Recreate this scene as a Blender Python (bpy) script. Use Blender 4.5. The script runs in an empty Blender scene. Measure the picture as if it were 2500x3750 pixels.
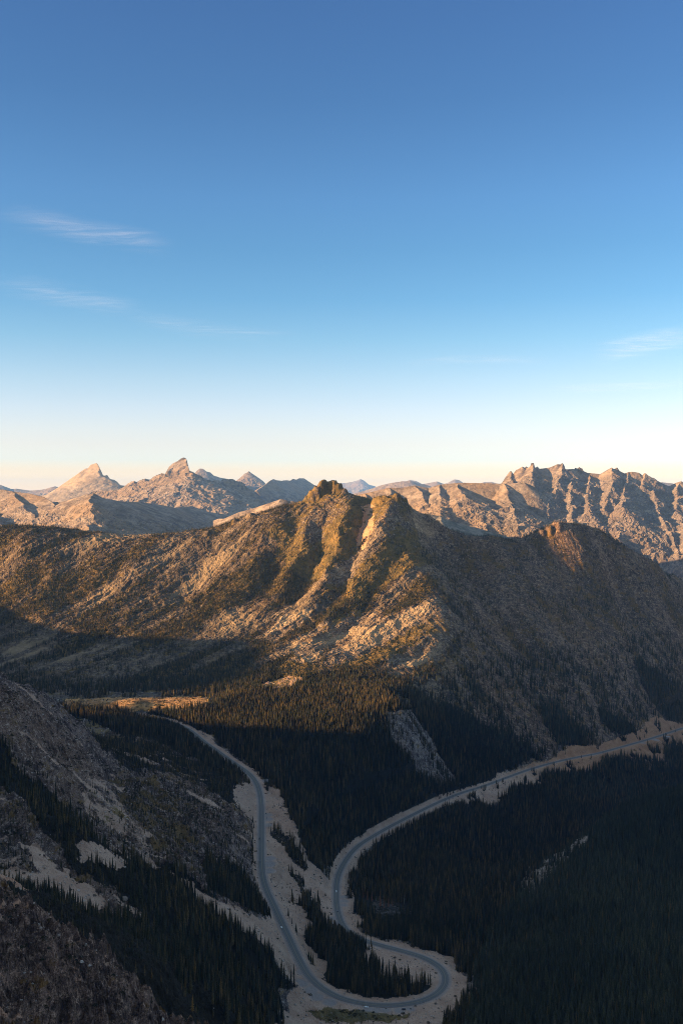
import bpy, math, random, time
import numpy as np
from mathutils import Vector
T0 = time.time()
rng = np.random.default_rng(7)
random.seed(7)
SC = bpy.context.scene
COL = SC.collection

# ------------------------------------------------------------------ camera
F = 3646.0                 # focal length in photo pixels (2500 px wide)
HZ = 1800.0                # photo row of the true horizon
cam_d = bpy.data.cameras.new('camera')
cam_d.lens = 35.0; cam_d.sensor_fit = 'HORIZONTAL'; cam_d.sensor_width = 24.0
cam_d.shift_y = -75.0 / 2500.0
cam_d.clip_start = 0.5; cam_d.clip_end = 200000
cam = bpy.data.objects.new('camera', cam_d); COL.objects.link(cam)
cam.location = (0, 0, 0); cam.rotation_euler = (math.radians(90), 0, 0)
SC.camera = cam

# ------------------------------------------------------------------ light
SUN_EL = math.radians(11.5)
SUN_AZ = math.radians(106.0)      # to the left of the view direction (+Y)
S = np.array([-math.sin(SUN_AZ) * math.cos(SUN_EL), math.cos(SUN_AZ) * math.cos(SUN_EL), math.sin(SUN_EL)])
sun_d = bpy.data.lights.new('sun', 'SUN')
sun_d.energy = 5.0; sun_d.angle = math.radians(0.7); sun_d.color = (1.0, 0.64, 0.30)
sun = bpy.data.objects.new('sun', sun_d); COL.objects.link(sun)
sun.rotation_euler = Vector(S.tolist()).to_track_quat('Z', 'Y').to_euler()
sun.location = (S * 3000).tolist()

world = bpy.data.worlds.new('World'); SC.world = world; world.use_nodes = True
wn = world.node_tree; wn.nodes.clear()
w_out = wn.nodes.new('ShaderNodeOutputWorld'); w_bg = wn.nodes.new('ShaderNodeBackground')
w_sky = wn.nodes.new('ShaderNodeTexSky'); w_sky.sky_type = 'NISHITA'; w_sky.sun_disc = False
w_sky.sun_elevation = SUN_EL; w_sky.sun_rotation = -SUN_AZ
w_sky.altitude = 2300; w_sky.air_density = 1.0; w_sky.dust_density = 2.0; w_sky.ozone_density = 3.0
w_bg.inputs['Strength'].default_value = 0.055
# the evening air near the horizon is clearer and creamier than the model's: a correction by height above the horizon; the last stop boosts and warms the unseen zenith as added fill for the shade
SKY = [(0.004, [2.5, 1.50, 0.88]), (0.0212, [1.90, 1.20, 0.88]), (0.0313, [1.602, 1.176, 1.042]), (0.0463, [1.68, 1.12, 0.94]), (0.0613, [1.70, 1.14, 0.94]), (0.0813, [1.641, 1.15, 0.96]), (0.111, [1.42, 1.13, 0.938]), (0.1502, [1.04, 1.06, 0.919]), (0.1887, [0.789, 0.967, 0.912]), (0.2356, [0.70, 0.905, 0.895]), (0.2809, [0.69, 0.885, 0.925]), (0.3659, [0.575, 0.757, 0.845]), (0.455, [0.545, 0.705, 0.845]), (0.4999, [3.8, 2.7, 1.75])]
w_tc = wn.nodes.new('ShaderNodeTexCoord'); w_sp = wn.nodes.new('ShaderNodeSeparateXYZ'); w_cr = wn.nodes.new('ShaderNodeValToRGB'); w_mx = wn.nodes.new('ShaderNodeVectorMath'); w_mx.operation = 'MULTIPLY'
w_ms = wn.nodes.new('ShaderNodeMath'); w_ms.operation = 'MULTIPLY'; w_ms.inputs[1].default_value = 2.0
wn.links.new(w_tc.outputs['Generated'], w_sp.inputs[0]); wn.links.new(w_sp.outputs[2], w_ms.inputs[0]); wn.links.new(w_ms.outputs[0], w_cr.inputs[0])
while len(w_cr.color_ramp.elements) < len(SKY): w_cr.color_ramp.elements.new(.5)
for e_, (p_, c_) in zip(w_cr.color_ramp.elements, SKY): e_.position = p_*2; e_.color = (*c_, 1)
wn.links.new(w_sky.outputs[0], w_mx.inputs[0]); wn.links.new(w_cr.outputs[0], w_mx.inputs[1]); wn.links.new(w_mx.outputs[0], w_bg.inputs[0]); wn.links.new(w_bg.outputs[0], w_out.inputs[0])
world.cycles.sampling_method = 'MANUAL'; world.cycles.sample_map_resolution = 256

SC.view_settings.view_transform = 'Standard'; SC.view_settings.look = 'None'
SC.view_settings.exposure = 2.09; SC.view_settings.gamma = 1.0
SC.cycles.max_bounces = 3; SC.cycles.diffuse_bounces = 2; SC.cycles.glossy_bounces = 1
SC.cycles.transparent_max_bounces = 6; SC.cycles.volume_bounces = 0
SC.cycles.use_adaptive_sampling = False; SC.cycles.use_denoising = True; SC.cycles.denoiser = 'OPENIMAGEDENOISE'; SC.cycles.denoising_input_passes = 'RGB_ALBEDO_NORMAL'; SC.cycles.denoising_prefilter = 'NONE'
SC.cycles.pixel_filter_type = 'BLACKMAN_HARRIS'; SC.cycles.filter_width = 1.0

# ------------------------------------------------------------------ noise
PERM = rng.permutation(4096).astype(np.int32)
_ang = rng.random(4096) * 2 * np.pi
GX = np.cos(_ang).astype(np.float32); GY = np.sin(_ang).astype(np.float32)
def perlin(x, y):
    xi = np.floor(x).astype(np.int32); yi = np.floor(y).astype(np.int32)
    xf = (x - xi).astype(np.float32); yf = (y - yi).astype(np.float32)
    u = xf*xf*xf*(xf*(xf*6-15)+10); v = yf*yf*yf*(yf*(yf*6-15)+10)
    def g(ix, iy, fx, fy):
        h = PERM[(PERM[ix & 4095] + iy) & 4095]
        return GX[h]*fx + GY[h]*fy
    a = g(xi, yi, xf, yf); b = g(xi+1, yi, xf-1, yf)
    c = g(xi, yi+1, xf, yf-1); d = g(xi+1, yi+1, xf-1, yf-1)
    return (a + u*(b-a)) * (1-v) + (c + u*(d-c)) * v
def fbm(x, y, lam, octs, gain=0.5, off=0.0):
    r = 0; a = 1.0; s = 0
    for i in range(octs):
        k = 2.03**i / lam
        r = r + a * perlin(x*k + off + 17.3*i, y*k - off + 9.1*i); s += a; a *= gain
    return r / s * 1.6
def ridged(x, y, lam, octs, gain=0.5, off=0.0):
    r = 0; a = 1.0; s = 0
    for i in range(octs):
        k = 2.03**i / lam
        r = r + a * (1 - np.abs(perlin(x*k + off + 7.7*i, y*k + off - 3.1*i)) * 3.0); s += a; a *= gain
    return r / s                       # about -0.3..1
def smooth(a, b, x):
    t = np.clip((x - a) / (b - a), 0, 1); return t*t*(3-2*t)
def in_poly(px, py, poly):
    poly = np.array(poly, float); inside = np.zeros(px.shape, bool)
    x0, y0 = poly[:, 0].min(), poly[:, 1].min(); x1, y1 = poly[:, 0].max(), poly[:, 1].max()
    m = (px >= x0) & (px <= x1) & (py >= y0) & (py <= y1)
    if not m.any(): return inside
    X = px[m]; Y = py[m]; r = np.zeros(X.shape, bool); n = len(poly)
    for i in range(n):
        ax, ay = poly[i]; bx, by = poly[(i+1) % n]
        if ay == by: continue
        c = (ay > Y) != (by > Y)
        r ^= c & (X < (bx-ax) * (Y-ay) / (by-ay) + ax)
    inside[m] = r
    return inside
def U(px, py, d):                      # a point seen at (px, py) that stands d metres ahead
    return ((px-1250.0)/F*d, d, -(py-HZ)/F*d)

# ------------------------------------------------------------------ road centre line (walked from the hairpin at a steady grade)
left_px = [(1388,3684),(1312,3675),(1247,3658),(1182,3625),(1128,3576),(1084,3495),(1070,3462),(1044,3408),(1022,3360),(1000,3312),
 (977,3265),(962,3217),(958,3169),(957,3073),(957,3009),(957,2946),(950,2891),(930,2850),(893,2818),(845,2787),(797,2751),(757,2725),(725,2699),(693,2671),(654,2653),(606,2639),(520,2622)]
right_px = [(1388,3684),(1464,3683),(1534,3671),(1588,3650),(1624,3622),(1637,3587),(1626,3557),(1599,3533),(1556,3509),(1496,3490),
 (1431,3473),(1377,3459),(1323,3442),(1279,3419),(1252,3392),(1238,3350),(1231,3310),(1231,3266),(1232,3229),(1239,3199),(1253,3172),(1269,3145),
 (1287,3121),(1308,3101),(1330,3085),(1409,3038),(1489,2996),(1569,2956),(1633,2926),(1696,2902),(1768,2881),(1840,2854),(1927,2822),(2007,2798),
 (2095,2777),(2190,2760),(2286,2733),(2366,2711),(2446,2685),(2500,2667),(2620,2634)]
def walk(pts, g, z0=-600.0):
    out = []; z = z0
    # densify in pixel space first
    q = []
    for (a, b), (c, d) in zip(pts[:-1], pts[1:]):
        n = max(1, int(math.hypot(c-a, d-b) / 8))
        for i in range(n): q.append((a+(c-a)*i/n, b+(d-b)*i/n))
    q.append(pts[-1]); q = np.array(q)
    k = np.ones(7)/7                   # rounds the corners
    qp = np.pad(q, ((3, 3), (0, 0)), 'edge')
    q2 = np.stack([np.convolve(qp[:, i], k, 'valid') for i in (0, 1)], 1)
    q2[0] = q[0]; q2[-1] = q[-1]; q = q2
    px, py = q[0]; d = -z / (py-HZ) * F; p = np.array(((px-1250)/F*d, d, z)); out.append(p)
    for px, py in q[1:]:
        zz = z
        for _ in range(6):
            d = -zz / (py-HZ) * F; n = np.array(((px-1250)/F*d, d))
            zz = z + g * np.hypot(*(n - p[:2]))
        p = np.array((n[0], n[1], zz)); z = zz; out.append(p)
    return np.array(out)
RL = walk(left_px, 0.068); RR = walk(right_px, -0.058)
ROAD = np.concatenate([RL[::-1], RR[1:]])
def resample(P, step):
    L = np.concatenate([[0], np.cumsum(np.linalg.norm(np.diff(P, axis=0), axis=1))])
    t = np.arange(0, L[-1], step)
    return np.stack([np.interp(t, L, P[:, i]) for i in range(3)], 1)
ROAD = resample(ROAD, 4.0)
for _ in range(3):
    ROAD[1:-1] = (ROAD[:-2] + 2*ROAD[1:-1] + ROAD[2:]) / 4

# ------------------------------------------------------------------ ground control points
CP = [  # (photo column, photo row, metres ahead)
 # nearest slope, lower left outcrop
 (0,3750,650),(300,3750,700),(600,3750,770),(780,3750,850),(900,3750,960),(1050,3750,1080),(1250,3750,1118),(1500,3750,1125),(1650,3750,1120),
 (1800,3750,1075),(2000,3750,1050),(2250,3750,1010),(2500,3750,980),(2700,3750,960),
 (0,3500,700),(300,3560,730),(500,3650,770),
 (-150,3150,830),(0,3250,810),(150,3330,800),(230,3395,795),(350,3425,800),(450,3490,805),(560,3560,815),(680,3650,835),(800,3735,860),
 (100,3270,930),(300,3350,900),(450,3400,920),(600,3480,930),(750,3600,950),
 (0,3180,960),(150,3150,1000),(300,3180,1020),(300,3080,1080),(150,2950,1130),(0,2850,1150),(0,2700,1220),(0,2560,1290),(0,2482,1340),
 (100,2535,1410),(200,2572,1480),(260,2625,1530),(330,2700,1590),(200,2750,1330),(400,2870,1440),(450,2735,1740),(600,2775,1830),(500,2950,1380),(600,3050,1330),
 (600,3200,1180),(780,2960,1600),(870,2880,1800),(500,3300,1040),(700,3350,1110),(880,3280,1290),(890,3100,1500),(900,3000,1660),(950,3500,1150),(1000,3620,1140),(850,3600,1030),
 (-300,2500,1350),(-300,2900,1100),(-300,3300,850),
 # pass, meadow, forest flats
 (200,2600,2230),(500,2660,2130),(350,2680,2050),(600,2700,2030),(800,2800,1960),(900,2700,2080),(1000,2800,1960),(300,2575,2330),(500,2590,2290),(700,2590,2290),(300,2545,2420),(500,2545,2430),(700,2548,2430),
 (1200,2700,2090),(1300,2850,1930),(1100,2900,1850),(1200,3000,1720),(1120,3060,1640),(1000,2950,1780),(1350,2700,2110),
 # rock bluff and slope above the lower road
 (1300,2600,2300),(1450,2570,2340),(1490,2630,2240),(1400,2620,2230),(1520,2740,2200),(1600,2800,2270),(1620,2650,2420),(1700,2800,2370),(1400,2850,2020),(1550,2880,2130),(1400,2950,1950),
 # creek and slopes right of the lower road
 (2500,2800,2850),(2300,2850,2680),(2200,2900,2520),(2000,2900,2370),(1800,3050,2060),(1600,3150,1810),(1500,3250,1650),(1400,3320,1530),(2200,2990,2360),(2000,3130,2090),(1850,3270,1880),
 (2500,2905,1980),(2400,2932,1930),(2300,2970,1880),(2150,3065,1780),(2050,3140,1710),(1950,3222,1630),(1850,3318,1550),(1750,3405,1430),(2500,3100,1700),(2250,3200,1560),(2500,3300,1420),(2100,3350,1390),
 (1720,3550,1305),(1760,3700,1160),(1900,3600,1180),(2000,3480,1270),(2500,3500,1180),(2250,3550,1150),(1850,3480,1350),(2700,2850,2000),(2800,3300,1400),
 # central mountain: crest
 (-500,1900,3500),(-200,1920,3430),(0,1940,3400),(100,1930,3400),(200,1948,3380),(350,1976,3350),(500,1985,3350),(600,1978,3370),(700,1962,3390),(800,1935,3420),(900,1895,3450),(1000,1865,3480),(1100,1842,3500),
 (1110,1838,3510),(1150,1822,3530),(1190,1812,3560),(1240,1806,3560),(1285,1812,3540),(1340,1838,3510),(1400,1826,3490),(1450,1822,3480),(1500,1855,3520),(1600,1915,3560),(1700,1965,3590),(1800,1968,3610),(1900,1978,3620),
 (1970,1950,3620),(2050,1915,3630),(2130,1928,3660),(2200,1938,3690),(2300,2012,3710),(2400,2065,3730),(2500,2175,3760),(2620,2290,3780),
 # spur that parts the lit from the shaded side
 (1480,1950,3350),(1520,2050,3210),(1600,2150,3090),(1660,2250,2960),(1640,2350,2810),(1560,2450,2660),
 # left face
 (1200,2000,3280),(1000,2050,3230),(700,2150,3150),(400,2200,3080),(0,2200,3100),(-300,2200,3100),(1300,2200,3010),(1000,2300,2890),(700,2350,2830),(400,2400,2750),(0,2400,2760),(-300,2400,2750),
 (1300,2350,2810),(1100,2400,2700),(1450,2200,3030),(1500,2350,2800),(1150,2500,2520),(1350,2480,2560),(900,2500,2540),(700,2510,2530),(600,2530,2460),(0,2530,2450),(1000,2600,2310),(1150,2600,2290),(-300,2550,2450),(800,2600,2280),
 # right face
 (1620,2050,3470),(1750,2300,3030),(1700,2150,3280),(1650,2600,2530),(1750,2500,2740),(1850,2700,2530),(1800,2200,3200),(1900,2400,2990),(2000,2600,2790),(2100,2200,3370),(2300,2200,3530),(2200,2450,3080),(2300,2600,2980),(2420,2450,3250),(2550,2500,3350),(2050,2050,3510),(1925,2015,3510),(1925,2110,3390),(2050,2150,3400),(2600,2350,3600),
]
P = [U(*c) for c in CP]
P += [(0,0,-4),(0,90,-85),(-80,300,-235),(120,300,-245),(0,500,-350),(-250,520,-310),(320,520,-350),(0,-250,-120),(400,0,-210),(-400,0,-60),
      (600,650,-460),(300,800,-510),(0,800,-470),(100,980,-575),(-60,980,-565),(0,650,-420),(800,900,-480),
      (-560,1750,-450),(-700,2050,-480),(-500,2000,-495),(-900,2150,-470),(-900,1750,-330),(-1300,2150,-400)]
for x in range(-2000, 1900, 300):      # falls away behind the crest
    P.append((x, 3900, -330)); P.append((x, 4400, -600))
P += [(x, 4400, -700) for x in (1300, 1700)]
# western range outside the picture: the ridge whose shadow lies over the valley, with the pass as a gap in it
EDGE = [(1180,2700,2050),(1000,2685,2080),(800,2660,2110),(620,2640,2160),(450,2612,2230),(760,2545,2470),(880,2490,2580),(1000,2430,2690),(1050,2350,2790),(850,2345,2810),(700,2350,2830),(500,2345,2870),(330,2345,2880),(150,2315,2930),(0,2290,2970)]
WEST = [(-200,540),(600,520),(1100,420),(1350,60)]     # then where the edge of the valley's shadow, followed back towards the sun, meets the ridge
for q in EDGE:
    x, y, z = U(*q); t_ = (x+1900)/-S[0]; WEST.append((y+S[1]*t_, z+S[2]*t_))
WEST += [(1880,-262),(1960,-250)]
WEST = sorted(WEST) + [(3300,-170),(3800,-150),(4400,-200)]
wy = np.array([w[0] for w in WEST], float); wz = np.array([w[1] for w in WEST], float)
for y in np.arange(-200, 4400, 150):
    z = np.interp(y, wy, wz); P.append((-1900, y, z)); P.append((-2500, y, z-280)); P.append((-3300, y, -500))
    if y < 1700: P.append((-1400, y, z-150)); P.append((-900, y, min(z-250, -60-0.05*y)))
    elif y < 2600: P.append((-1500, y, min(z-60, -300)))
P = np.array(P)
rp = ROAD[::8]; P = np.concatenate([P, rp])
# thin out near duplicates
keep = np.ones(len(P), bool)
for i in range(len(P)-len(rp)):
    if np.hypot(*(rp[:, :2]-P[i, :2]).T).min() < 22: keep[i] = False
P = P[keep]
for i in range(len(P)-1, 0, -1):       # and exact repeats
    if np.hypot(*(P[:i, :2]-P[i, :2]).T).min() < 6: P = np.delete(P, i, 0)
def rbf_fit(P, c=25.0, lam=0.0):
    X = P[:, :2] / 1000.0; c = c/1000.0
    D = np.sqrt(((X[:, None]-X[None])**2).sum(-1) + c*c)
    n = len(P); A = np.zeros((n+3, n+3)); A[:n, :n] = D + lam*np.eye(n); A[:n, n] = 1; A[:n, n+1:] = X; A[n, :n] = 1; A[n+1:, :n] = X.T
    w = np.linalg.solve(A, np.concatenate([P[:, 2], np.zeros(3)]))
    return X, w, c
RB = rbf_fit(P, 30.0)
def base_z(x, y):
    X, w, c = RB; sh = x.shape; x = (x.ravel()/1000).astype(np.float32); y = (y.ravel()/1000).astype(np.float32); out = np.empty(x.shape, np.float32)
    Xf = X.astype(np.float32); wf = w.astype(np.float32); c2 = np.float32(c*c)
    for i in range(0, len(x), 20000):
        a = x[i:i+20000, None]-Xf[None, :, 0]; b = y[i:i+20000, None]-Xf[None, :, 1]
        out[i:i+20000] = np.sqrt(a*a+b*b+c2) @ wf[:-3] + wf[-3] + wf[-2]*x[i:i+20000] + wf[-1]*y[i:i+20000]
    return out.reshape(sh)
def seg_dist(x, y, line, wmax):
    """distance to a polyline and position along it (0..1); inf beyond wmax"""
    line = np.array(line, float); best = np.full(x.shape, 1e9, np.float32); tt = np.zeros(x.shape, np.float32)
    m = (x > line[:, 0].min()-wmax) & (x < line[:, 0].max()+wmax) & (y > line[:, 1].min()-wmax) & (y < line[:, 1].max()+wmax)
    if not m.any(): return best, tt
    X = x[m]; Y = y[m]; bb = np.full(X.shape, 1e9); tb = np.zeros(X.shape); n = len(line)-1
    for i in range(n):
        a = line[i, :2]; v = line[i+1, :2]-a; L = (v**2).sum()
        if L == 0: continue
        t = np.clip(((X-a[0])*v[0]+(Y-a[1])*v[1])/L, 0, 1)
        d = np.hypot(X-a[0]-t*v[0], Y-a[1]-t*v[1]); k = d < bb; bb[k] = d[k]; tb[k] = (i+t[k])/n
    best[m] = bb; tt[m] = tb
    return best, tt

# ribs (+) and gullies (-) on the central mountain: pixel line with depth, height, half width
RIBS = [
 ([(1340,1845,3500),(1330,1930,3390),(1320,2020,3270),(1280,2110,3120),(1200,2220,2970),(1100,2330,2830)],-26,70),
 ([(1200,1880,3440),(1170,1980,3310),(1150,2080,3190),(1100,2200,3050),(1040,2300,2900)],-18,60),
 ([(1110,1880,3440),(1060,2000,3290),(1000,2120,3140),(900,2260,2960)],-16,60),
 ([(1290,1850,3490),(1250,1960,3350),(1230,2060,3210),(1160,2170,3070),(1050,2300,2900)],16,55),
 ([(1440,1850,3460),(1400,1950,3350),(1340,2060,3180),(1250,2200,3000),(1100,2380,2740)],20,60),
 ([(1160,1870,3460),(1110,1990,3300),(1060,2100,3160),(980,2230,2990)],14,50),
 ([(1020,1890,3440),(960,2010,3280),(880,2150,3120),(780,2280,2940)],12,60),
 ([(1480,2000,3280),(1400,2120,3120),(1280,2260,2920),(1150,2400,2700)],-12,50),
 ([(1640,2200,2990),(1500,2230,2960),(1380,2300,2870),(1200,2430,2640)],10,50),
 ([(1690,2300,2860),(1600,2330,2830),(1450,2400,2730),(1300,2470,2580)],9,45),
 ([(1700,2000,3540),(1760,2150,3300),(1850,2300,3090),(1960,2450,2920)],-16,80),
 ([(1780,1990,3570),(1850,2150,3330),(1950,2300,3140),(2080,2450,2980),(2200,2600,2880)],14,80),
 ([(1900,2000,3580),(1980,2200,3300),(2100,2380,3100),(2260,2550,2960)],-8,80),
 ([(1900,1985,3560),(1930,2050,3470),(1960,2130,3380)],14,55),
 ([(2210,1960,3660),(2260,2150,3500),(2350,2320,3350),(2460,2480,3250)],-16,80),
 ([(2310,2030,3680),(2360,2200,3550),(2450,2350,3440)],14,80),
 ([(1600,2350,2860),(1700,2430,2780),(1780,2560,2650)],-10,60),
 ([(100,1950,3370),(60,2080,3210),(0,2220,3040)],12,70),
 ([(300,1985,3320),(260,2120,3150),(200,2250,3000)],-10,70),
 ([(560,1995,3330),(480,2120,3160),(380,2260,2980)],10,70),
 ([(800,1960,3380),(720,2100,3190),(620,2230,3020)],-12,70),
 ([(0,2620,1260),(300,2800,1400),(550,2950,1420),(760,3100,1420),(900,3250,1340)],14,45),
 ([(0,2780,1180),(200,2920,1200),(400,3060,1230),(620,3200,1190),(850,3400,1150)],-12,50),
 ([(0,3000,1080),(200,3100,1080),(400,3230,1060),(600,3330,1060),(850,3500,1070)],8,40),
]
CRAGS = [  # rock towers on the crest: seen at, metres ahead, radius, height
 (1128,1815,3520,13,14),(1145,1810,3525,15,26),(1163,1812,3530,14,34),(1180,1812,3540,13,48),(1188,1812,3545,10,52),(1203,1812,3550,13,43),(1222,1812,3555,15,44),(1240,1812,3555,16,34),(1258,1812,3550,14,17),
 (1375,1832,3490,12,9),(1392,1830,3485,14,11),(1412,1830,3480,12,9),(1452,1828,3480,14,12),(1480,1842,3495,12,8),(1960,1957,3600,14,9),(1985,1950,3605,13,10),(2010,1938,3610,14,10),(2040,1922,3620,15,9),(1590,1915,3550,12,6),(860,1912,3440,12,8),(915,1892,3450,12,9),(760,1944,3400,12,7)]
RIBS = [(np.array([U(*q) for q in pts]), h, w) for pts, h, w in RIBS]

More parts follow.
